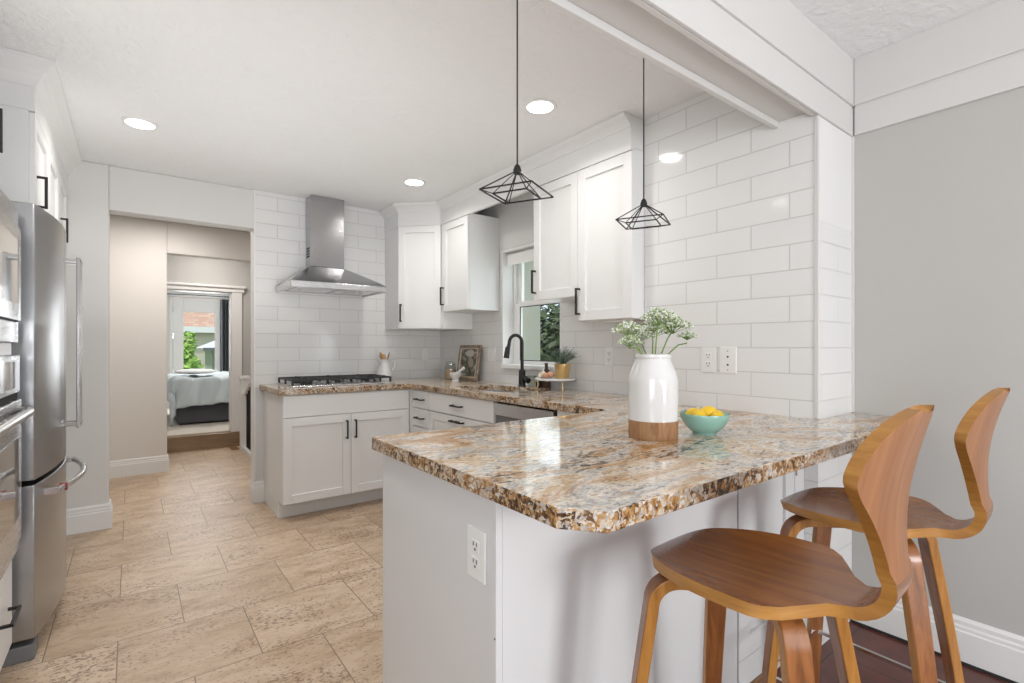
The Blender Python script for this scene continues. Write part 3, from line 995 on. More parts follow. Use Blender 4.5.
c = T('wall_cabinet', 'short white wall cabinet with one door right of the window, over the plant', 'cabinet', (2.24, 2.30, 1.505))
bx('body', 'cab', c, XF + .0205, 2.106, 1.510, XW - .002, 2.508, 2.260, bevel=.0015)
dd = shaker(c, (XF + .020, 2.508, 1.511), (0, -1, 0), (-1, 0, 0), .402, .730)
pull(dd, (XF, 2.488, 1.63), UP, (-1, 0, 0), .15)

c = T('wall_cabinet', 'tall white wall cabinet with one door beside the tiled accent wall', 'cabinet', (2.24, 1.90, 1.362))
bx('body', 'cab', c, XF + .0205, YB + .003, 1.362, XW - .002, 2.104, 2.260, bevel=.0015)
dd = shaker(c, (XF + .020, 2.103, 1.364), (0, -1, 0), (-1, 0, 0), .398, .877)
pull(dd, (XF, 2.122 - .035, 1.475), UP, (-1, 0, 0), .155)
bx('under_cabinet_light', 'plastic', c, 2.20, 1.80, 1.353, 2.27, 2.0, 1.3615)

# frieze and crown over the wall cabinets
prof = [(-.02, 2.246), (.006, 2.246), (.006, 2.366), (.012, 2.368), (.014, 2.376), (.020, 2.384), (.034, 2.398), (.054, 2.410), (.060, 2.416), (.062, CEIL - .001), (-.02, CEIL - .001)]
prof = [(-o, z) for o, z in prof]
path = [(1.823, YH - .001), (1.823, 4.012), (2.088, 3.742), (2.088, YB + .003)]
S(sweep2d(path, [(-o, z) for o, z in prof]).build('trim_12', 'cab')) if False else None
# travel so that the room lies to the left of the path
pp = list(reversed(path))
S(sweep2d(pp, [(-o, z) for o, z in prof]).build('trim_12', 'cab'))
S(MB().box(2.083, YB + .0035, 2.262, XW - .002, YB + .02, CEIL - .001).build('trim_13', 'cab'))

# ------------------------------------------------------------------ range hood and cooktop
c = T('range_hood', 'stainless steel chimney range hood on the tiled wall above the cooktop', 'range hood', (1.265, YH, 1.645))
hx0, hx1, hy = .905, 1.625, 3.80
cx0, cx1, cy = 1.135, 1.402, 4.145
w = MB()
w.box(hx0, hy, 1.645, hx1, hy + .015, 1.692); w.box(hx0, hy + .015, 1.645, hx0 + .015, YH - .002, 1.692); w.box(hx1 - .015, hy + .015, 1.645, hx1, YH - .002, 1.692)
w.box(hx0 + .015, hy + .015, 1.655, hx1 - .015, YH - .002, 1.665)
w.build('rim', 'steel', c, bevel=.003)
w = MB()
rings = []
for k in range(9):
    s_ = k / 8.0
    f = 1 - (1 - s_) ** 1.0
    zz = 1.692 + .165 * (s_ ** .92)
    rings.append([(hx0 + (cx0 - hx0) * f, YH - .002, zz), (hx0 + (cx0 - hx0) * f, hy + (cy - hy) * f, zz),
                  (hx1 + (cx1 - hx1) * f, hy + (cy - hy) * f, zz), (hx1 + (cx1 - hx1) * f, YH - .002, zz)])
w.skin(rings)
w.build('canopy', 'hood_steel', c, smooth=25)
bx('chimney', 'hood_steel', c, cx0, cy, 1.857, cx1, YH - .002, CEIL - .002, bevel=.003)
w = MB()
for k in range(4):
    w.box(cx0 - .001, 4.185, 1.935 + k * .022, cx0 + .004, 4.265, 1.947 + k * .022)
o = w.build('vent_slots', 'gap', c); o['label'] = 'dark vent slots'
MB().box(hx0 + .06, hy + .06, 1.650, 1.25, YH - .06, 1.655).box(1.28, hy + .06, 1.650, hx1 - .06, YH - .06, 1.655).build('filter', 'steel', c)
for x in (1.23, 1.25, 1.27, 1.29):
    MB().cyl((x, hy - .002, 1.667), (x, hy + .002, 1.667), .005, n=12).build('button', 'chrome', c, smooth=40)

c = T('cooktop', 'five-burner gas cooktop with black cast iron grates on the granite', 'cooktop', (1.315, 3.985, .92))
kx0, kx1, ky0, ky1 = .905, 1.675, 3.745, 4.235
bx('tray', 'steel', c, kx0, ky0, .9202, kx1, ky1, .932, bevel=.004)
gz = .968
for gi in range(3):
    gx0 = kx0 + .012 + gi * .2495; gx1 = gx0 + .245
    w = MB()
    gy0, gy1 = ky0 + .065, ky1 - .012
    for (a, b_) in (((gx0, gy0), (gx1, gy0)), ((gx1, gy0), (gx1, gy1)), ((gx1, gy1), (gx0, gy1)), ((gx0, gy1), (gx0, gy0))):
        w.bar((*a, gz), (*b_, gz), .0065)
    my = (gy0 + gy1) / 2; mx = (gx0 + gx1) / 2
    w.bar((gx0, my, gz), (gx1, my, gz), .006)
    for yy in (gy0 + .105, gy1 - .105):
        w.bar((gx0, yy, gz + .004), (gx0 + .095, yy, gz + .004), .006); w.bar((gx1 - .095, yy, gz + .004), (gx1, yy, gz + .004), .006)
    for ya, yb_ in ((gy0, gy0 + .07), (my - .04, my + .04), (gy1 - .07, gy1)):
        w.bar((mx, ya, gz + .004), (mx, yb_, gz + .004), .006)
    for xx in (gx0, gx1):
        for yy in (gy0, my, gy1):
            w.bar((xx, yy, .932), (xx, yy, gz), .007)
    o = w.build('grate', 'iron', c, bevel=.0015)
    for yy in ((gy0 + .105, gy1 - .105) if gi != 1 else (my,)):
        MB().lathe([(0, .932), (.045, .932), (.045, .940), (.036, .944), (.036, .953), (.030, .957), (0, .957)], (mx, yy, 0), 20).build('burner', 'iron', c, smooth=40)
for k in range(5):
    MB().lathe([(0, .932), (.018, .932), (.016, .955), (.012, .958), (0, .958)], (1.09 + k * .10, ky0 + .035, 0), 16).build('knob', 'grayplastic', c, smooth=40)

# ------------------------------------------------------------------ fridge
c = T('refrigerator', 'stainless steel french-door refrigerator with bottom freezer drawer', 'refrigerator', (-.65, 3.11, 0))
fy0, fy1 = 2.655, 3.565
bx('cabinet', 'grayplastic', c, XL + .02, fy0 + .012, .05, -.372, fy1 - .012, 1.745, bevel=.004)
def fdoor(y0, y1, z0, z1, name):
    n_ = 14
    def xf(y):
        q = (y - (fy0 + fy1) / 2) / ((fy1 - fy0) / 2)
        return -.300 + .050 * (1 - q * q)
    poly = [(-.368, y1), (-.368, y0)]
    poly += [(xf(y0 + (y1 - y0) * k / n_), y0 + (y1 - y0) * k / n_) for k in range(n_ + 1)]
    return MB().prism(poly, z0, z1).build(name, 'steel_v', c, bevel=.004, smooth=30)
ym = (fy0 + fy1) / 2
da = fdoor(fy0, ym - .003, .695, 1.765, 'door'); db = fdoor(ym + .003, fy1, .695, 1.765, 'door')
dr = fdoor(fy0, fy1, .085, .675, 'freezer_drawer')
bx('door_gap', 'gap', c, -.371, fy0 + .006, .06, -.366, fy1 - .006, 1.75)
for y, d_ in ((ym - .040, da), (ym + .040, db)):
    MB().box(-.206, y - .011, .835, -.190, y + .011, 1.625).build('handle', 'chrome', d_, bevel=.004)
    for z in (.845, 1.600):
        MB().box(-.254, y - .010, z, -.190, y + .010, z + .018).build('handle_bracket', 'chrome', d_, bevel=.003)
pts = []
for k in range(13):
    q = -1 + 2 * k / 12
    pts.append((-.184 - .058 * q * q, ym + q * .35, .625))
MB().tube(pts, .012, 12).build('handle', 'steel', dr, smooth=60)
for q in (-1, 1):
    MB().box(-.31, ym + q * .35 - .014, .612, -.236, ym + q * .35 + .014, .638).build('handle_bracket', 'chrome', dr, bevel=.003)
o = MB().cyl((-.245, ym - .300, .625), (-.216, ym - .300, .625), .016, n=20).build('medallion', 'red', dr, smooth=40); o['label'] = 'round dark red medallion'
MB().box(-.42, fy0 + .004, .0, -.30, fy0 + .10, .062).box(-.36, fy0 + .10, 0, -.335, fy1 - .02, .055).build('base_grille', 'grayplastic', c, bevel=.006)
MB().box(-.40, fy0 + .006, 1.746, -.335, fy0 + .055, 1.764).build('hinge_cover', 'grayplastic', c, bevel=.004)

# ------------------------------------------------------------------ oven tower with built-in microwave and oven
ty0, ty1, tx = 1.80, 2.585, -.372
c = T('oven_cabinet', 'tall white cabinet housing the wall oven and microwave left of the refrigerator', 'cabinet', (-.7, 2.2, 0))
w = MB()
w.box(XL + .01, ty0, .10, tx - .0, ty0 + .018, 2.425); w.box(XL + .01, ty1 - .018, .10, tx, ty1, 1.74)
w.box(XL + .01, ty0 + .018, .10, XL + .03, ty1 - .018, 2.425)
w.box(XL + .03, ty0 + .018, .425, tx, ty1 - .018, .443); w.box(XL + .03, ty0 + .018, 1.185, tx, ty1 - .018, 1.222)
w.box(XL + .03, ty0 + .018, 1.722, tx, ty1 - .018, 1.742); w.box(XL + .03, ty0 + .018, .10, tx, ty1 - .018, .118)
w.box(XL + .01, ty1 - .018, 1.742, -.42, ty1, 2.425)
w.box(XL + .03, ty0 + .018, 0, -.44, ty1, .10)
w.build('body', 'cab', c)
dd = shaker(c, (tx, ty1 - .003, .12), (0, -1, 0), (1, 0, 0), .775, .305, 'drawer', flat=True)
pull(dd, (tx + .020, 2.43, .275), (0, 1, 0), (1, 0, 0), .16)
dd = shaker(c, (-.42, ty1 - .003, 1.760), (0, -1, 0), (1, 0, 0), .386, .60)
pull(dd, (-.40, 2.50, 1.975), UP, (1, 0, 0), .155)
dd = shaker(c, (-.42, ty0 + .388, 1.760), (0, -1, 0), (1, 0, 0), .386, .60)
pull(dd, (-.40, 2.50 - .5, 1.975), UP, (1, 0, 0), .155)
bx('strip', 'cab', c, tx + .0005, ty0 + .002, 1.182, tx + .024, ty1 - .05, 1.224)

c = T('microwave', 'built-in stainless steel microwave above the wall oven', 'microwave', (-.6, 2.2, 1.225))
w = MB(); w.box(-.85, ty0 + .03, 1.226, tx + .001, ty1 - .03, 1.715); w.build('case', 'gap', c)
w = MB(); w.box(tx + .0015, ty0 + .004, 1.226, tx + .036, ty1 - .002, 1.72); w.build('trim_kit', 'steel', c, bevel=.003)
bx('door_surround', 'gap', c, tx + .0365, ty0 + .05, 1.300, tx + .042, ty1 - .048, 1.642)
bx('door', 'steel', c, tx + .0425, ty0 + .055, 1.306, tx + .050, ty1 - .054, 1.636, bevel=.002)
bx('window', 'dark_glass', c, tx + .0505, ty0 + .16, 1.36, tx + .053, ty1 - .12, 1.585)

c = T('wall_oven', 'built-in stainless steel wall oven with wide bar handle below the microwave', 'oven', (-.6, 2.2, .444))
bx('case', 'gap', c, -.95, ty0 + .025, .446, tx + .001, ty1 - .025, 1.180)
bx('control_panel', 'steel', c, tx + .0015, ty0 + .004, 1.045, tx + .040, ty1 - .002, 1.180, bevel=.003)
bx('display', 'dark_glass', c, tx + .0405, ty0 + .10, 1.065, tx + .043, ty1 - .035, 1.160)
bx('vent_gap', 'gap', c, tx + .0015, ty0 + .01, 1.020, tx + .034, ty1 - .005, 1.044)
bx('door', 'steel', c, tx + .0015, ty0 + .004, .505, tx + .045, ty1 - .002, 1.018, bevel=.004)
bx('window', 'dark_glass', c, tx + .0455, ty0 + .10, .60, tx + .048, ty1 - .06, .885)
MB().tube([(tx + .046, ty0 + .04, .975), (tx + .070, ty0 + .06, .975), (tx + .074, ty0 + .10, .975), (tx + .074, ty1 - .10, .975), (tx + .070, ty1 - .05, .975), (tx + .046, ty1 - .025, .975)], .016, 14).build('handle', 'steel', c, smooth=60)
w = MB(); w.box(tx + .0015, ty0 + .004, .446, tx + .030, ty1 - .002, .500)
w.box(tx + .030, ty0 + .01, .470, tx + .040, ty1 - .008, .496)
w.build('lower_vent', 'steel', c, bevel=.002)

# cabinets over the fridge
c = T('wall_cabinet', 'white three-door cabinet run high above the refrigerator', 'cabinet', (-.65, 3.6, 1.80))
ox, oy0 = -.352, 2.952
bx('body', 'cab', c, XL + .01, oy0, 1.80, ox, YH - .002, 2.31, bevel=.0015)
for k in range(3):
    y1 = oy0 + .006 + .444 * k
    dd = shaker(c, (ox + .0005, y1, 1.803), (0, 1, 0), (1, 0, 0), .440, .415)
    if k != 1:
        pull(dd, (ox + .0205, y1 + (.045 if k == 0 else .05), 1.89), UP, (1, 0, 0), .14)
prof2 = [(-.10, 2.222), (.012, 2.222), (.012, 2.318), (.018, 2.322), (.024, 2.335), (.036, 2.362), (.052, 2.385), (.074, 2.405), (.082, 2.412), (.084, CEIL - .001), (-.10, CEIL - .001)]
S(sweep2d([(-.9, oy0 + .0), (ox + .008, oy0), (ox + .008, YH - .001)], [(-o, z) for o, z in prof2]).build('trim_14', 'cab'))
S(MB().box(XL + .01, oy0 + .012, 2.312, ox - .095, YH - .002, CEIL - .001).build('trim_15', 'cab'))

# ------------------------------------------------------------------ recessed ceiling lights
def downlight(x, y, label):
    c_ = T('recessed_light', label, 'ceiling light', (x, y, CEIL), group='recessed kitchen ceiling lights')
    MB().lathe([(.064, CEIL - .0005), (.083, CEIL - .0005), (.082, CEIL - .006), (.066, CEIL - .008), (.064, CEIL - .0005)], (x, y, 0), 36, cap=False).build('trim_ring', 'plastic', c_, smooth=40)
    MB().lathe([(0, CEIL - .0045), (.0655, CEIL - .0045), (.0655, CEIL - .001), (0, CEIL - .001)], (x, y, 0), 36).build('diffuser', 'led', c_)
    lamp('downlight_lamp', 'AREA', (x, y, CEIL - .012), CAN_W, (1, .965, .92), (0, 0, 0), shape='DISK', size=.13, spread=CAN_SPREAD)
downlight(.035, 3.394, 'round lit recessed light in the ceiling near the refrigerator')
downlight(1.645, 1.930, 'round lit recessed light in the ceiling between the two pendants')
downlight(1.660, 3.378, 'round lit recessed light in the ceiling right of the range hood')
downlight(.035, 1.990, 'round lit recessed light in the ceiling nearest the tall oven cabinet')
# fill light without a fixture, added in the dining room behind the camera
lamp('dining_fill_light', 'POINT', (.75, -.85, 1.45), 7, (1, .975, .945), shadow_soft_size=.18)

# ------------------------------------------------------------------ pendants
def pendant(x, y, label):
    c_ = T('pendant_light', label, 'pendant light', (x, y, 1.635), group='wire pendants over the peninsula')
    za, zb, zc = 1.706, 1.642, 1.634
    MB().tube([(x, y, za), (x, y, CEIL - .03)], .0022, 8).build('stem', 'black', c_)
    MB().lathe([(0, CEIL - .03), (.03, CEIL - .028), (.058, CEIL - .012), (.06, CEIL - .0015), (0, CEIL - .0015)], (x, y, 0), 24).build('canopy', 'black', c_, smooth=40)
    MB().lathe([(0, za - .012), (.010, za - .010), (.012, za), (.008, za + .012), (.003, za + .018), (0, za + .018)], (x, y, 0), 14).build('hub', 'black', c_, smooth=40)
    A = math.radians(27)
    def corner(k, s_, z):
        a = A + PI / 4 + k * PI / 2
        return Vector((x + s_ * math.cos(a), y + s_ * math.sin(a), z))
    R1, R2, R3 = .110, .072, .030
    w_ = MB()
    for k in range(4):
        w_.bar(corner(k, R1, zb), corner(k + 1, R1, zb), .0017)
        w_.bar((x, y, za), corner(k, R1, zb), .0016)
    o_ = w_.build('outer_cage', 'black', c_)
    w_ = MB()
    for k in range(4):
        w_.bar(corner(k, R2, zc), corner(k + 1, R2, zc), .0018)
        w_.bar((x, y, za), corner(k, R2, zc), .0011)
        w_.bar(corner(k, R1, zb), corner(k, R2, zc), .0011)
    w_.build('inner_cage', 'black', c_)
    return c_
pendant(.862, 1.110, 'black wire pyramid pendant hanging over the left end of the peninsula')
pendant(1.410, 1.102, 'black wire pyramid pendant hanging nearer the tiled accent wall')

# ------------------------------------------------------------------ outlets and switches
def plate(label, c0, u, n, kind='outlet', wd=.070, ht=.115):
    """cover plate centred at c0 on a wall, u along, n outward"""
    c0, u, n = Vector(c0), Vector(u), Vector(n)
    t_ = T('wall_' + kind if kind != 'outlet' else 'electrical_outlet', label, 'outlet' if kind == 'outlet' else kind, c0 - UP * ht / 2)
    MB().obox(c0 - u * wd / 2 - UP * ht / 2, u, UP, n, wd, ht, .006).build('cover_plate', 'plastic', t_, bevel=.002)
    if kind == 'outlet':
        for k in (-1, 1):
            cc = c0 + UP * k * .020
            MB().obox(cc - u * .016 - UP * .014 + n * .0055, u, UP, n, .032, .028, .0025).build('socket', 'plastic', t_, bevel=.002)
            w_ = MB()
            w_.obox(cc - u * .008 + UP * .000 + n * .0078, u, UP, n, .0025, .009, .001)
            w_.obox(cc + u * .0055 + UP * .000 + n * .0078, u, UP, n, .0025, .009, .001)
            w_.obox(cc - u * .0025 - UP * .010 + n * .0078, u, UP, n, .005, .005, .001)
            w_.build('slots', 'slot', t_)
    elif kind == 'switch':
        MB().obox(c0 - u * .016 - UP * .033 + n * .0055, u, UP, n, .032, .066, .004).build('rocker', 'plastic', t_, bevel=.002)
    else:
        for z, r_ in ((.042, .0025), (.015, .0048), (-.022, .0048), (-.046, .0025)):
            q = c0 + UP * z + n * .0055
            MB().cyl(q, q + n * .002, r_, n=12).build('jack', 'slot', t_, smooth=40)
    return t_
plate('white duplex outlet on the tiled accent wall behind the lemon bowl', (XA, 1.329, 1.148), (0, -1, 0), (-1, 0, 0), wd=.078, ht=.118)
plate('white jack plate right of the outlet on the tiled accent wall', (XA, 1.232, 1.150), (0, -1, 0), (-1, 0, 0), 'jack_plate', wd=.080, ht=.122)
plate('white duplex outlet on the tile under the tall wall cabinet', (XW, 2.13, 1.150), (0, -1, 0), (-1, 0, 0))
plate('white duplex outlet low on the peninsula end panel', (PX, .978, .727), (0, -1, 0), (-1, 0, 0), wd=.074, ht=.118)
plate('white rocker switch on the tile right of the framed picture', (XW, 3.42, 1.150), (0, -1, 0), (-1, 0, 0), 'switch', wd=.112)
plate('white rocker switch on the cooktop wall under the corner wall cabinet', (2.22, YH, 1.140), (1, 0, 0), (0, -1, 0), 'switch')

# ------------------------------------------------------------------ things on the counter
CT = .9201
# vase
c = T('vase', 'tall white glazed ceramic vase with a raw brown base on the peninsula', 'vase', (1.334, 1.006, CT))
vx, vy = 1.334, 1.006
MB().lathe([(0, .0), (.0745, .0), (.0770, .004), (.0775, .052), (.0770, .060)], (vx, vy, CT), 40, cap=False).build('base_band', 'unglazed', c, smooth=50)
c.children[0]['label'] = 'unglazed brown clay base'
body = [(.0771, .058), (.0773, .064), (.0776, .12), (.0774, .178), (.0765, .192), (.072, .205), (.0645, .226), (.0565, .245), (.0545, .250), (.0545, .253), (.0565, .255), (.0572, .260), (.0565, .266), (.052, .268), (.048, .264), (.047, .250),
        (.060, .215), (.070, .190), (.072, .10), (.070, .02), (0, .02)]
MB().lathe(body, (vx, vy, CT), 40, cap=False).build('glazed_body', 'white_gloss', c, smooth=50)

# flowers: (lateral offset along screen-right, toward camera, head height, head radius, label)
rt = Vector((math.cos(math.radians(37.23)), -math.sin(math.radians(37.23)), 0)); fwd = Vector((math.sin(math.radians(37.23)), math.cos(math.radians(37.23)), 0))
FL = [(.012, .015, 1.318, .052, 'white umbel flower standing tallest at the top of the bouquet'),
      (.066, -.01, 1.292, .052, 'white umbel flower leaning to the right of the bouquet'),
      (.012, -.045, 1.278, .050, 'white umbel flower at the front centre of the bouquet'),
      (.102, .02, 1.252, .026, 'small greenish umbel at the far right of the bouquet'),
      (-.078, -.01, 1.278, .046, 'white umbel flower at the far left of the bouquet'),
      (-.082, .025, 1.236, .036, 'greenish white umbel flower low on the left over the rim'),
      (-.036, -.04, 1.256, .038, 'small white umbel flower left of centre near the rim')]
for i, (sx, sf, hz, hr, lab) in enumerate(FL):
    ctr = Vector((vx, vy, 0)) + rt * sx - fwd * sf + UP * hz
    rimp = Vector((vx, vy, 0)) + rt * (sx * .38) - fwd * (sf * .5) + UP * (CT + .26)
    f = T('flower_stem', lab, 'flower', (vx, vy, CT + .05), group='umbel flowers in the vase')
    mid = (rimp + ctr) / 2 + rt * sx * .05
    MB().tube([Vector((vx, vy, CT + .05)) + rt * sx * .1, rimp, mid, ctr - UP * .030], [.0026, .0026, .0024, .002], 7).build('stem', 'stem', f, smooth=60)
    rnd = random.Random(40 + i)
    base_ = ctr - UP * hr * .75
    rays, flo, grn = MB(), MB(), MB()
    nu = 19
    for k in range(nu):
        ph = k * 2.39996
        q = math.sqrt((k + .5) / nu)
        tip = ctr + Vector((math.cos(ph) * hr * q, math.sin(ph) * hr * q, hr * .30 * (1 - q * q) - hr * .35 * q))
        rays.tube([base_, tip], .0009, 5)
        for j in range(16):
            d_ = Vector((rnd.gauss(0, 1), rnd.gauss(0, 1), rnd.gauss(0, .55))) * hr * .135
            (flo if rnd.random() < .62 else grn).ico(tip + d_, hr * rnd.uniform(.05, .085), 1)
    rays.build('umbel_rays', 'stem', f)
    o = flo.build('florets', 'umbel', f, smooth=80); o['kind'] = 'stuff'
    o = grn.build('buds', 'umbel_green', f, smooth=80); o['kind'] = 'stuff'

# bowl of lemons
bxx, bxy = 1.530, .945
c = T('bowl', 'teal green ceramic bowl holding lemons beside the white vase', 'bowl', (bxx, bxy, CT))
MB().lathe([(0, .0), (.036, .0), (.038, .006), (.044, .009), (.062, .026), (.075, .048), (.0805, .066), (.0795, .069), (.077, .066), (.070, .047), (.056, .026), (.035, .014), (0, .013)],
           (bxx, bxy, CT), 44).build('shell', 'teal', c, smooth=60)
LE = [((-.032, .016, .060), 25, 'lemon at the back left of the teal bowl'), ((-.026, -.024, .058), 70, 'lemon at the front left of the teal bowl'),
      ((.014, .004, .068), -25, 'largest lemon on top in the middle of the teal bowl'), ((.034, -.020, .056), 60, 'lemon low at the front right of the teal bowl'),
      ((.010, .036, .056), 130, 'lemon hidden low at the back of the teal bowl')]
for (dx, dy, dz), az, lab in LE:
    p = Vector((bxx, bxy, CT)) + rt * dx + fwd * dy + UP * dz
    f = T('lemon', lab, 'lemon', p, group='lemons in the teal bowl')
    prof_ = [(0, -.034), (.004, -.033), (.008, -.029), (.016, -.023), (.0222, -.011), (.0236, 0), (.0222, .011), (.016, .022), (.008, .028), (.005, .032), (0, .034)]
    b_ = MB().lathe(prof_, (0, 0, 0), 20)
    rot = Matrix.Rotation(math.radians(az - 37), 3, 'Z') @ Matrix.Rotation(PI / 2 - .15, 3, 'Y')
    bmesh.ops.rotate(b_.bm, cent=(0, 0, 0), matrix=rot, verts=b_.bm.verts)
    b_.build('peel', 'lemon', f, smooth=70, local=True)
    e_ = rot @ Vector((0, 0, .034))
    MB().ico(e_, .0035, 1).build('stem_end', 'lemon_tip', f, local=True)

# things in the corner
jx, jy = 2.272, 3.905
c = T('storage_jar', 'clip-top glass jar of tan pasta in the counter corner', 'jar', (jx, jy, CT))
MB().lathe([(0, 0), (.048, 0), (.052, .004), (.052, .118), (.045, .132), (.045, .140), (.043, .140), (.043, .130), (.049, .116), (.049, .006), (0, .005)], (jx, jy, CT), 30).build('glass_body', 'jar_glass', c, smooth=50)
MB().lathe([(0, .007), (.0475, .007), (.0475, .085), (.03, .092), (0, .09)], (jx, jy, CT), 24).build('contents', 'grain', c, smooth=50)
MB().lathe([(0, .141), (.047, .141), (.049, .147), (.046, .158), (.02, .164), (0, .164)], (jx, jy, CT), 30).build('lid', 'jar_glass', c, smooth=50)
MB().lathe([(.0455, .133), (.0485, .133), (.0485, .139), (.0455, .139)], (jx, jy, CT), 30, cap=False).build('clip_ring', 'steel', c, smooth=50)
mx, my = 2.225, 3.735
c = T('mortar', 'small white marble mortar in front of the framed picture', 'mortar', (mx, my, CT))
MB().lathe([(0, 0), (.032, 0), (.034, .006), (.028, .012), (.033, .020), (.050, .042), (.054, .068), (.050, .069), (.044, .045), (.025, .026), (0, .022)], (mx, my, CT), 30).build('bowl', 'white_gloss', c, smooth=50)
e0 = Vector((mx - .012, my + .01, CT + .040)); e1 = Vector((mx + .040, my - .075, CT + .112))
o = MB().tube([e0, e0.lerp(e1, .15), e0.lerp(e1, .3), e0.lerp(e1, .85), e1, e1 + (e1 - e0) * .04], [.006, .013, .010, .011, .013, .006], 12).build('pestle', 'white_gloss', smooth=60)
tag(o, 'white marble pestle leaning out of the small mortar', 'pestle'); recenter(o)
# framed picture leaning on the window wall
c = T('framed_picture', 'small antique framed painting leaning on the tile beside the jar', 'picture', (2.335, 3.68, CT))
yaw = math.radians(4); tilt = math.radians(8)
U = Vector((math.sin(yaw) * -1 * -.2, -1, 0)).normalized(); Vv = Vector((math.sin(tilt), 0, math.cos(tilt))).normalized(); N = U.cross(Vv); N = N if N.x < 0 else -N
O = Vector((2.322, 3.858, CT + .002)); FW, FH = .325, .305
w = MB()
for a, b_, ww, hh in ((0, 0, FW, .026), (0, FH - .026, FW, .026), (0, .026, .026, FH - .052), (FW - .026, .026, .026, FH - .052)):
    w.obox(O + U * a + Vv * b_, U, Vv, N, ww, hh, .022)
w.build('frame', 'frame_wood', c, bevel=.004)
w = MB()
for a, b_, ww, hh in ((.024, .024, FW - .048, .008), (.024, FH - .032, FW - .048, .008), (.024, .032, .008, FH - .064), (FW - .032, .032, .008, FH - .064)):
    w.obox(O + U * a + Vv * b_, U, Vv, N, ww, hh, .024)
w.build('inner_edge', 'frame_gold', c)
MB().obox(O + U * .02 + Vv * .02, U, Vv, N, FW - .04, FH - .04, .010).build('canvas', 'painting', c)
def blob(cu, cv, ru, rv, seed, mat_):
    rr = random.Random(seed)
    pts_ = []
    for k in range(22):
        a = 2 * PI * k / 22
        q = 1 + rr.uniform(-.22, .22)
        pts_.append(O + U * (cu + ru * q * math.cos(a)) + Vv * (cv + rv * q * math.sin(a)) + N * .0108)
    MB().quad(pts_).build('painted_shape', mat_, c, fix=False)
blob(.165, .235, .070, .030, 3, 'art_light'); blob(.190, .160, .045, .042, 4, 'art_pink')

# pitcher with wooden spoons by the cooktop
px_, py_ = 1.748, 4.135
c = T('pitcher', 'white ceramic pitcher holding wooden spoons right of the cooktop', 'pitcher', (px_, py_, CT))
b_ = MB()
prof_ = [(.052, 0), (.054, .004), (.049, .05), (.041, .09), (.035, .12), (.036, .138), (.041, .150), (.038, .150), (.033, .136), (.032, .12), (.038, .088), (.045, .05), (.048, .008)]
rings = []
for r_, z in prof_:
    ring = []
    r_ *= 1.22; z *= 1.22
    for k in range(28):
        a = 2 * PI * k / 28
        sp = max(0, math.cos(a - PI * 1.05)) ** 8 * (.022 if z > .16 else 0.0) if z > .155 else 0
        ring.append((px_ + (r_ + sp) * math.cos(a), py_ + (r_ + sp) * math.sin(a), CT + z))
    rings.append(ring)
b_.skin(rings)
b_.build('body', 'white_gloss', c, smooth=60)
MB().tube([(px_ + .044, py_ - .005, CT + .168), (px_ + .082, py_ - .012, CT + .171), (px_ + .096, py_ - .014, CT + .140), (px_ + .080, py_ - .012, CT + .092), (px_ + .056, py_ - .006, CT + .070)], .0065, 10).build('handle', 'white_gloss', c, smooth=60)
def spoon(dx, dy, tipz, w_, mat_, lab):
    p0_ = Vector((px_, py_, CT + .012)) - Vector((dx, dy, 0)) * .25; p1_ = Vector((px_ + dx, py_ + dy, CT + tipz))
    d_ = (p1_ - p0_).normalized()
    b_ = MB().tube([p0_, p1_ - d_ * .05], .0045, 8)
    rot = d_.to_track_quat('Z', 'Y').to_matrix()
    b_.ico(p1_ - d_ * .030, 1, 2, (w_, .006, .036), rot)
    o_ = b_.build('wooden_spoon', mat_, smooth=60)
    tag(o_, lab, 'spoon', 'spoons in the white pitcher'); recenter(o_)
spoon(-.036, -.004, .240, .027, 'spoon', 'pale wooden spoon leaning left in the white pitcher')
spoon(.002, .022, .226, .022, 'spoon', 'pale wooden spoon upright in the middle of the white pitcher')
spoon(.042, -.006, .242, .014, 'dark_spoon', 'dark wooden spoon leaning right in the white pitcher')

# white footed stand by the faucet, with plant, bulbs and eggs
c = T('serving_stand', 'white round footed tray with slim brass legs near the faucet', 'stand', (2.283, 2.520, CT))
sx_, sy_, sz_ = 2.283, 2.520, .986
MB().lathe([(0, sz_), (.135, sz_), (.142, sz_ + .005), (.142, sz_ + .015), (.138, sz_ + .016), (.134, sz_ + .012), (0, sz_ + .011)], (sx_, sy_, 0), 40).build('top', 'white_gloss', c, smooth=50)
for k in range(3):
    a = math.radians(250 + 120 * k)
    MB().tube([(sx_ + .125 * math.cos(a), sy_ + .125 * math.sin(a), sz_ + .002), (sx_ + .118 * math.cos(a), sy_ + .118 * math.sin(a), sz_ - .03), (sx_ + .128 * math.cos(a), sy_ + .128 * math.sin(a), CT)], .0045, 8).build('leg', 'gold', c, smooth=60)
TT = sz_ + .0115
qx, qy = 2.300, 2.470
c = T('potted_plant', 'spiky green plant in a small gold pot on the white stand', 'plant', (qx, qy, TT))
MB().lathe([(0, 0), (.042, 0), (.045, .004), (.053, .100), (.051, .100), (.047, .082), (0, .082)], (qx, qy, TT), 28).build('pot', 'gold', c, smooth=50)
w = MB(); rnd = random.Random(5)
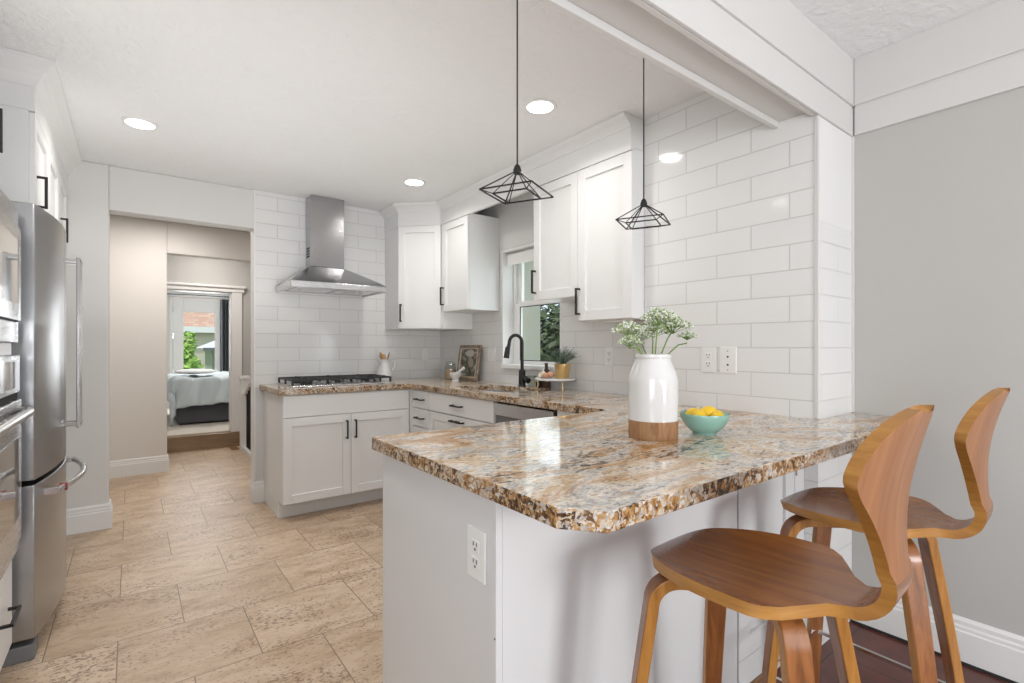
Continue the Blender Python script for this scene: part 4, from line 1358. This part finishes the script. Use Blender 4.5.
for k in range(60):
    a = rnd.uniform(0, 2 * PI); sp = rnd.uniform(.02, .13); h_ = rnd.uniform(.07, .155) * (1.2 - sp * 4.5)
    p0_ = Vector((qx, qy, TT + .082)); p2 = p0_ + Vector((math.cos(a) * sp * 1.15, math.sin(a) * sp * 1.15, max(.02, h_)))
    p1_ = p0_ + (p2 - p0_) * .55 + UP * .022
    w.tube([p0_, p1_, p2], [.0012, .001, .0006], 4)
    for j in range(9):
        t_ = .3 + .7 * j / 8
        q_ = (p0_ * (1 - t_) ** 2 + p1_ * 2 * t_ * (1 - t_) + p2 * t_ * t_)
        for s_ in (-1, 1):
            d_ = Vector((math.cos(a + s_ * 1.1), math.sin(a + s_ * 1.1), rnd.uniform(.1, .7))).normalized() * rnd.uniform(.010, .018)
            side = d_.cross(UP).normalized() * .0022
            w.quad([q_, q_ + d_ * .5 + side, q_ + d_, q_ + d_ * .5 - side])
o = w.build('foliage', 'fern', c, fix=False)
for dx, dy, rr, mt_, nm, lab in ((-.035, .085, .026, 'onion', 'garlic_bulb', 'pale garlic bulb at the left of the white stand'),
                                 (-.055, .040, .020, 'egg', 'egg', 'brown egg at the front of the white stand'),
                                 (-.012, .035, .023, 'egg', 'egg', 'brown egg resting next to the gold plant pot'),
                                 (-.075, .075, .016, 'onion', 'garlic_bulb', 'small garlic bulb in front on the white stand')):
    if nm == 'egg':
        b_ = MB().lathe([(0, -rr * 1.2), (rr * .55, -rr), (rr * .95, -rr * .4), (rr, 0), (rr * .9, rr * .5), (rr * .55, rr * 1.05), (rr * .2, rr * 1.3), (0, rr * 1.35)], (0, 0, 0), 18)
        bmesh.ops.rotate(b_.bm, cent=(0, 0, 0), matrix=Matrix.Rotation(PI / 2, 3, 'X'), verts=b_.bm.verts)
        bmesh.ops.translate(b_.bm, vec=(sx_ + dx, sy_ + dy, TT + rr), verts=b_.bm.verts)
    else:
        b_ = MB().lathe([(0, 0), (rr * .5, .002), (rr, rr * .6), (rr * .9, rr * 1.1), (rr * .35, rr * 1.7), (rr * .18, rr * 2.1), (rr * .15, rr * 2.5), (0, rr * 2.52)], (sx_ + dx, sy_ + dy, TT), 18)
    tag(recenter(b_.build(nm, mt_, smooth=60)), lab, 'egg' if nm == 'egg' else 'garlic', 'food on the white stand')
o = MB().lathe([(0, 0), (.030, 0), (.032, .004), (.032, .105), (.022, .125), (.012, .135), (.012, .165), (.014, .167), (.014, .176), (0, .176)], (2.352, 2.690, CT), 24).build('bottle', 'bottle', smooth=50)
tag(recenter(o), 'dark brown bottle standing between the window sill and the gold pot', 'bottle')
c = T('soap_dispenser', 'small black soap bottle beneath the edge of the white stand', 'soap dispenser', (2.315, 2.73, CT))
MB().lathe([(0, 0), (.021, 0), (.022, .003), (.022, .050), (.012, .058), (0, .058)], (2.315, 2.73, CT), 20).build('body', 'black', c, smooth=50)
MB().cyl((2.315, 2.73, CT + .058), (2.315, 2.73, CT + .075), .004, n=10).cyl((2.315, 2.73, CT + .073), (2.285, 2.74, CT + .075), .004, n=10).build('pump', 'black', c, smooth=50)
o = MB().lathe([(0, 0), (.026, 0), (.030, .006), (.034, .080), (.032, .080), (.028, .008), (0, .006)], (2.335, 2.835, CT), 24).build('drinking_glass', 'jar_glass', smooth=50)
tag(recenter(o), 'clear drinking glass on the counter right of the faucet base', 'glass')

# ------------------------------------------------------------------ bar stools
def stool_shell(t_):
    """one curved ply surface: seat curling up through a narrow neck into a flared back"""
    # centre line stations: v (front +), z, half width, wing rise
    st = []
    N1 = 30
    HS, VF, VN, HN, R_, HB = .192, .216, -.185, .058, .050, .298
    SQ, SE, BE, QB, BW = .67, 1.9, 1.9, .65, .187
    for k in range(N1 + 1):                      # seat from the front lip to the neck
        q = k / N1
        q = q ** 1.8
        v = VF - (VF - VN) * q
        if q < SQ:
            hw = max(HS * max(0, 1 - (1 - q / SQ) ** 2.3) ** (1 / 2.05), .006)
        else:
            e_ = (q - SQ) / (1 - SQ)
            hw = HS - (HS - HN) * (e_ * e_ * (3 - 2 * e_)) ** SE
        z = .751 - .004 * math.sin(PI * min(1, q * 1.15)) - .018 * max(0, 1 - q / .16) ** 2 + .007 * q
        st.append((v, z, hw, .014 * math.sin(PI * min(1, q)), 0.))
    v0, z0 = st[-1][0], st[-1][1]
    for k in range(1, 9):                        # curl into the neck
        a = math.radians(96) * k / 8
        st.append((v0 - R_ * math.sin(a), z0 + R_ * (1 - math.cos(a)), HN - .005 * math.sin(PI * k / 8), 0., .0))
    v1, z1 = st[-1][0], st[-1][1]
    nseat = len(st)
    N2 = 34
    for k in range(1, N2 + 1):                   # flared back
        q = 1 - (1 - k / N2) ** 1.9
        z = z1 + HB * q
        v = v1 + .016 * math.sin(PI * q * .9) - .040 * q ** 1.6
        if q < QB:
            e_ = q / QB
            hw = HN - .002 + (BW + .012 - HN + .002) * e_ ** BE
            if e_ > .8:
                hw -= .012 * ((e_ - .8) / .2) ** 2
        else:
            e_ = (q - QB) / (1 - QB)
            hw = max(BW * math.sqrt(max(0, 1 - e_ ** 2.1)), .008)
        st.append((v, z, hw, 0., .027 * (hw / .2) ** 1.3))
    TH, NW = .022, 18
    def pt(i, w_):
        v, z, hw, rise, wing = st[i]
        return Vector((w_ * hw, v + wing * w_ * w_, z + rise * w_ * w_))
    ns = len(st)
    top, bot = [], []
    for i in range(ns):
        ra, rb = [], []
        for j in range(NW + 1):
            w_ = -1 + 2 * j / NW
            p = pt(i, w_)
            du = pt(min(i + 1, ns - 1), w_) - pt(max(i - 1, 0), w_)
            if i < 3 or i > ns - 4:          # keep the lip's normal from following its outline
                du = Vector((0, du.y, du.z))
            dw = pt(i, min(1, w_ + .05)) - pt(i, max(-1, w_ - .05))
            n_ = dw.cross(du).normalized()
            ra.append(p); rb.append(p + n_ * TH)
        top.append(ra); bot.append(rb)
    # the normal has to leave the sitter's side
    if bot[12][NW // 2].z > top[12][NW // 2].z:
        bot = [[2 * p - q for p, q in zip(a_, b_)] for a_, b_ in zip(top, bot)]
    for nm, i0, i1, mat_ in (('seat', 0, nseat - 1, 'walnut'), ('backrest', nseat - 1, ns - 1, 'walnut_v')):
        b_ = MB()
        A = [b_.ring(top[i]) for i in range(i0, i1 + 1)]
        B = [b_.ring(bot[i]) for i in range(i0, i1 + 1)]
        def q4(vs_, mi):
            b_.bm.faces.new(vs_).material_index = mi
        for k in range(i1 - i0):
            for j in range(NW):
                q4((A[k][j], A[k][j + 1], A[k + 1][j + 1], A[k + 1][j]), 0)
                q4((B[k][j], B[k + 1][j], B[k + 1][j + 1], B[k][j + 1]), 0)
            for j in (0, NW):
                q4((A[k][j], A[k + 1][j], B[k + 1][j], B[k][j]), 1)
        ends = [0] if nm == 'seat' else [i1 - i0]
        for k in ends:
            for j in range(NW):
                q4((A[k][j], A[k][j + 1], B[k][j + 1], B[k][j]), 1)
        b_.build(nm, [mat_, 'ply'], t_, local=True, smooth=42)

def stool_leg(t_, ax, ay, fx, fy):
    """bent-ply leg: flat under the seat, curling down and splaying to the foot; two-colour mesh (broad faces / laminate edges)"""
    d_ = Vector((fx, fy, 0)).normalized()
    side = Vector((-d_.y, d_.x, 0))
    zt = .715
    kx = Vector((ax, ay, 0))
    foot = Vector((fx, fy, 0))
    R_ = .055
    path = []
    for k in range(4):
        path.append(d_ * (.035 + (kx.length - R_ - .035) * k / 3) + UP * zt)
    fv = (foot - kx - UP * (zt - R_)).normalized()
    for k in range(1, 9):
        a = PI / 2 * k / 8
        path.append(d_ * (kx.length - R_ + R_ * math.sin(a)) + UP * (zt - R_ + R_ * math.cos(a)))
    top = path[-1]
    for k in range(1, 9):
        q = k / 8
        path.append(top.lerp(foot, q) + d_ * .012 * math.sin(PI * q) * .6)
    rings = []
    n_ = len(path)
    for i, p in enumerate(path):
        a = path[max(0, i - 1)]; b2 = path[min(n_ - 1, i + 1)]
        t2 = (b2 - a).normalized()
        nrm = side.cross(t2).normalized()
        q = i / (n_ - 1)
        hw = (.024 if i < 12 else .024 - .008 * (i - 12) / (n_ - 12)) * 1.0
        th = .0125
        rings.append([p + side * hw + nrm * th, p - side * hw + nrm * th, p - side * hw - nrm * th, p + side * hw - nrm * th])
    b_ = MB()
    vs = [b_.ring(r_) for r_ in rings]
    for a, b2 in zip(vs, vs[1:]):
        for i in range(4):
            j = (i + 1) % 4
            b_.bm.faces.new((a[i], a[j], b2[j], b2[i])).material_index = 0 if i in (0, 2) else 1
    b_.bm.faces.new(list(reversed(vs[0]))).material_index = 1
    b_.bm.faces.new(vs[-1]).material_index = 1
    return b_.build('leg', ['leg_wood', 'leg_edge'], t_, local=True, bevel=.003, smooth=35)

def make_stool(label):
    t_ = T('bar_stool', label, 'bar stool', (0, 0, 0), 0, 'bentwood bar stools at the peninsula')
    stool_shell(t_)
    for sx, sy in ((-1, 1), (1, 1), (-1, -1), (1, -1)):
        stool_leg(t_, (.150 if sy > 0 else .098) * sx, (.148 if sy > 0 else .128) * sy, (.198 if sy > 0 else .178) * sx, (.205 if sy > 0 else .200) * sy)
    MB().cyl((0, 0, .700), (0, 0, .729), .062, n=24).build('hub_disc', 'leg_wood', t_, local=True, bevel=.003, smooth=35)
    zz = .262
    cs = [Vector(((.183 if sy > 0 else .152) * sx, (.188 if sy > 0 else .178) * sy, zz)) for sx, sy in ((-1, 1), (1, 1), (1, -1), (-1, -1))]
    w_ = MB()
    for k in range(4):
        w_.bar(cs[k], cs[(k + 1) % 4], .0055)
    w_.build('footrest', 'chrome', t_, local=True)
    return t_

def copy_tree(o, parent=None):
    r_ = o.copy()
    COL.objects.link(r_)
    if parent is not None:
        r_.parent = parent
    for ch in list(o.children):
        copy_tree(ch, r_)
    return r_
st1 = make_stool('bentwood walnut bar stool nearest the camera, in front of the plain peninsula panel')
st1.location = (1.040, .530, 0)
st1.rotation_euler.z = .062
st2 = copy_tree(st1)
st2.location = (1.654, .522, 0)
st2['label'] = 'bentwood walnut bar stool farther right, beside the gray wall'

# ------------------------------------------------------------------ hall: stair railing
c = T('stair_railing', 'white newel posts and sloping rail at the stairs left of the cooktop counter', 'railing', (1.06, 6.2, 0))
def newel(x, y, h_):
    w_ = MB()
    w_.box(x - .045, y - .045, 0, x + .045, y + .045, h_)
    w_.box(x - .058, y - .058, h_, x + .058, y + .058, h_ + .018); w_.box(x - .050, y - .050, h_ + .018, x + .050, y + .050, h_ + .040)
    return w_.build('newel_post', 'trim', c, bevel=.004)
newel(1.055, 6.60, .83); newel(1.06, 5.86, .945)
w = MB(); w.tube([(1.055, 6.58, .66), (1.055, 6.50, .67), (1.058, 5.95, .91), (1.06, 5.88, .92)], .026, 10); w.build('handrail', 'trim', c, smooth=50)
MB().box(1.02, 5.80, 0, 1.10, 6.66, .05).build('base_rail', 'trim', c, bevel=.004)
w = MB()
for k in range(6):
    w.bar((1.058, 5.96 + k * .095, .05), (1.058, 5.96 + k * .095, .905 - k * .041), .009)
w.build('balusters', 'black', c); c.children[-1]['label'] = 'slim black metal balusters'
S(MB().box(.93, 6.65, .0005, 1.01, 6.89, .006).build('trim_16', 'brown_wood'))

# ------------------------------------------------------------------ bedroom
c = T('bed', 'low upholstered bed with a rumpled pale blue duvet seen through the doorway', 'bed', (1.35, 8.6, .178))
bx('base', 'bedbase', c, .47, 7.86, .20, 2.5, 9.36, .455, bevel=.015)
for x in (.53, 2.44):
    for y in (7.92, 9.3):
        bx('foot', 'black', c, x - .03, y - .03, .1785, x + .03, y + .03, .20)
bx('mattress', 'pillow', c, .50, 7.89, .455, 2.47, 9.33, .74, bevel=.05, seg=3)
# duvet draped over the near long side and the left end
b_ = MB(); NX, NY = 70, 60
x0, x1, y0, y1 = .18, 2.50, 7.50, 9.40
rows = []
for i in range(NX + 1):
    row = []
    for j in range(NY + 1):
        x = x0 + (x1 - x0) * i / NX; y = y0 + (y1 - y0) * j / NY
        dx = max(0, .47 - x); dy = max(0, 7.86 - y)
        drop = dx + dy
        fold = .030 * math.sin(x * 21 + 5.5 * (y - 7.4)) + .022 * math.sin(x * 39 - y * 9) + .018 * math.sin(8 * y + 3 * x)
        zt_ = .775 + .012 * math.sin(5 * x + 3 * y) + .010 * math.sin(17 * y - 6 * x) + fold * .25
        X = x if dx == 0 else .47 - .025 - .10 * dx - abs(fold) * .5
        Y = y if dy == 0 else 7.86 - .030 - .09 * dy - fold * .9
        edge = .02 * math.sin(x * 9) + .03 * math.sin(x * 4 + 1)
        Z = zt_ - drop * (.97 + edge)
        Z = max(Z, .20)
        row.append(b_.bm.verts.new((X, Y, Z)))
    rows.append(row)
for a, b2 in zip(rows, rows[1:]):
    for j in range(NY):
        b_.bm.faces.new((a[j], a[j + 1], b2[j + 1], b2[j]))
o = b_.build('duvet', 'duvet', c, smooth=180)
so = o.modifiers.new('thickness', 'SOLIDIFY'); so.thickness = .02
b_ = MB()
b_.ico((.72, 8.35, .866), 1, 3, (.25, .42, .035))
o = b_.build('pillow', 'pillow', smooth=180)
tag(recenter(o), 'flat white folded pillow lying on the left end of the bed', 'pillow')
c = T('curtain', 'charcoal curtain hanging right of the bedroom garden door', 'curtain', (1.34, 10.1, .2))
b_ = MB(); rows = []
for i in range(25):
    z = .22 + (2.045 - .22) * i / 24
    row = []
    for j in range(41):
        q = j / 40
        row.append((1.235 + .24 * q, 10.09 + .022 * math.sin(q * 2 * PI * 5 + .3 * z) , z))
    rows.append(row)
vs = [b_.ring(r_) for r_ in rows]
for a, b2 in zip(vs, vs[1:]):
    for j in range(40):
        b_.bm.faces.new((a[j], a[j + 1], b2[j + 1], b2[j]))
o = b_.build('panel', 'curtain', c, smooth=180); so = o.modifiers.new('thickness', 'SOLIDIFY'); so.thickness = .006
for k in range(5):
    MB().lathe([(.010, -.003), (.016, -.003), (.016, .003), (.010, .003)], (1.25 + k * .05, 10.09, 2.085), 14, cap=False).build('ring', 'chrome', c)
c = T('curtain_rod', 'thin black curtain rod above the bedroom garden door', 'curtain rod', (.95, 10.09, 2.09))
MB().cyl((.38, 10.09, 2.095), (1.60, 10.09, 2.095), .008, n=12).build('rod', 'black', c, smooth=50)
for x in (.38, 1.60):
    MB().ico((x, 10.09, 2.095), .018, 2).build('finial', 'black', c, smooth=60)
for x in (.44, 1.54):
    MB().cyl((x, 10.09, 2.095), (x, 10.198, 2.095), .006, n=8).build('bracket', 'black', c, smooth=50)

# ------------------------------------------------------------------ outdoors
sb('floor_garden', 'grass', -14, 10.5, -.35, 14, 40, -.25)
sb('floor_yard', 'grass', 2.9, -6, -.35, 18, 10.4, -.25)
def leaf_blob(name, mat_, ctr, rad, n_, size, seed, label, cat, trunk=None, group=None):
    rr = random.Random(seed)
    c_ = T(name, label, cat, (ctr[0], ctr[1], -.25), group=group)
    b2 = MB()
    for k in range(n_):
        d_ = Vector((rr.gauss(0, 1), rr.gauss(0, 1), rr.gauss(0, 1))).normalized()
        q = rr.uniform(.55, 1.0) * (1 + .12 * math.sin(d_.x * 7 + seed) + .12 * math.sin(d_.z * 9))
        p = Vector(ctr) + Vector((d_.x * rad[0], d_.y * rad[1], d_.z * rad[2])) * q
        nrm = (d_ + Vector((rr.uniform(-.8, .8), rr.uniform(-.8, .8), rr.uniform(-.4, .9)))).normalized()
        a = nrm.orthogonal().normalized()
        a = Matrix.Rotation(rr.uniform(0, 2 * PI), 3, nrm) @ a
        bb = nrm.cross(a)
        s_ = size * rr.uniform(.6, 1.3)
        b2.quad([p - a * s_, p - bb * s_ * .5, p + a * s_, p + bb * s_ * .5])
    b2.build('foliage', mat_, c_, fix=False)
    b2 = MB()
    th = max(.03, min(rad) * .08)
    b2.tube([(ctr[0], ctr[1], -.249), (ctr[0], ctr[1], ctr[2] - rad[2] * .2), (ctr[0] + .05, ctr[1], ctr[2] + rad[2] * .4)], [th, th * .8, th * .3], 8)
    for k in range(5):
        a = k * 1.3
        b2.tube([(ctr[0], ctr[1], ctr[2] - rad[2] * .5 + k * rad[2] * .15), (ctr[0] + math.cos(a) * rad[0] * .6, ctr[1] + math.sin(a) * rad[1] * .6, ctr[2] - rad[2] * .1 + k * rad[2] * .1)], [th * .5, th * .2], 6)
    b2.build('trunk', 'brown_wood', c_, smooth=60)
    return c_
# behind the bedroom door
leaf_blob('garden_bush', 'bush', (1.00, 15.5, .55), (.50, .55, 1.02), 2600, .085, 11, 'bright green bush outside the bedroom garden door', 'bush')
leaf_blob('garden_tree', 'tree', (4.55, 27.2, 3.2), (1.35, 1.2, 2.0), 2200, .16, 12, 'dark green tree beyond the pink-roofed neighbouring house', 'tree')
c = T('neighbor_house', 'neighbouring house with salmon shingle roof and beige wall beyond the bush', 'house', (1.6, 23, -.25))
MB().box(-3.0, 21.0, -.249, 3.05, 25.0, 1.88).build('wall', 'beige_siding', c)
b_ = MB()
b_.skin([[(-3.3, 20.8, 1.90), (3.30, 20.8, 1.90), (3.30, 25.2, 1.90), (-3.3, 25.2, 1.90)], [(-2.4, 22.9, 4.3), (2.35, 22.9, 4.3), (2.35, 23.1, 4.3), (-2.4, 23.1, 4.3)]])
b_.build('roof', 'shingle', c)
MB().box(-3.34, 20.74, 1.72, 3.34, 20.80, 1.93).build('fascia', 'trim', c)
c = T('garden_shed', 'small olive shed with a pale roof right of the green bush', 'shed', (2.5, 18.6, -.25))
MB().box(1.93, 17.6, -.249, 3.6, 19.4, 1.18).build('wall', 'green_siding', c)
MB().skin and None
b_ = MB(); b_.skin([[(1.68, 17.4, 1.18), (3.8, 17.4, 1.18), (3.8, 19.6, 1.18), (1.68, 19.6, 1.18)], [(2.6, 18.2, 1.62), (3.2, 18.2, 1.62), (3.2, 18.9, 1.62), (2.6, 18.9, 1.62)]])
b_.build('roof', 'shed_roof', c)
MB().box(1.68, 17.37, 1.09, 3.8, 17.40, 1.19).build('gutter', 'grayplastic', c)
# outside the sink window: a pale green return wall of the house and a hedge
sb('wall_exterior', 'pale_green', 2.60, 3.30, -.25, 2.815, 3.45, 2.8)
for i, (x, y, z, rx, rz_, lab) in enumerate(((6.0, 6.9, .90, 1.15, 1.35, 'dark green shrub outside the sink window, behind the faucet'),
                                            (4.75, 4.85, .66, .85, 1.0, 'dark green shrub outside the sink window, nearer the plant'),
                                            (8.7, 8.4, 1.35, 1.35, 1.75, 'tall dark hedge shrub far outside the sink window'))):
    leaf_blob('hedge_shrub', 'hedge', (x, y, z), (rx, rx, rz_), 3600, .075, 30 + i, lab, 'shrub', group='shrubs outside the sink window')
c = T('garden_fence', 'low brown rail fence outside the sink window', 'fence', (3.66, 5.0, -.25))
MB().box(3.6, 3.7, .90, 3.66, 6.2, .97).box(3.6, 3.7, .50, 3.66, 6.2, .57).build('rails', 'brown_wood', c)
for y in (3.72, 4.9, 6.1):
    MB().box(3.661, y, -.249, 3.73, y + .08, 1.02).build('post', 'brown_wood', c)
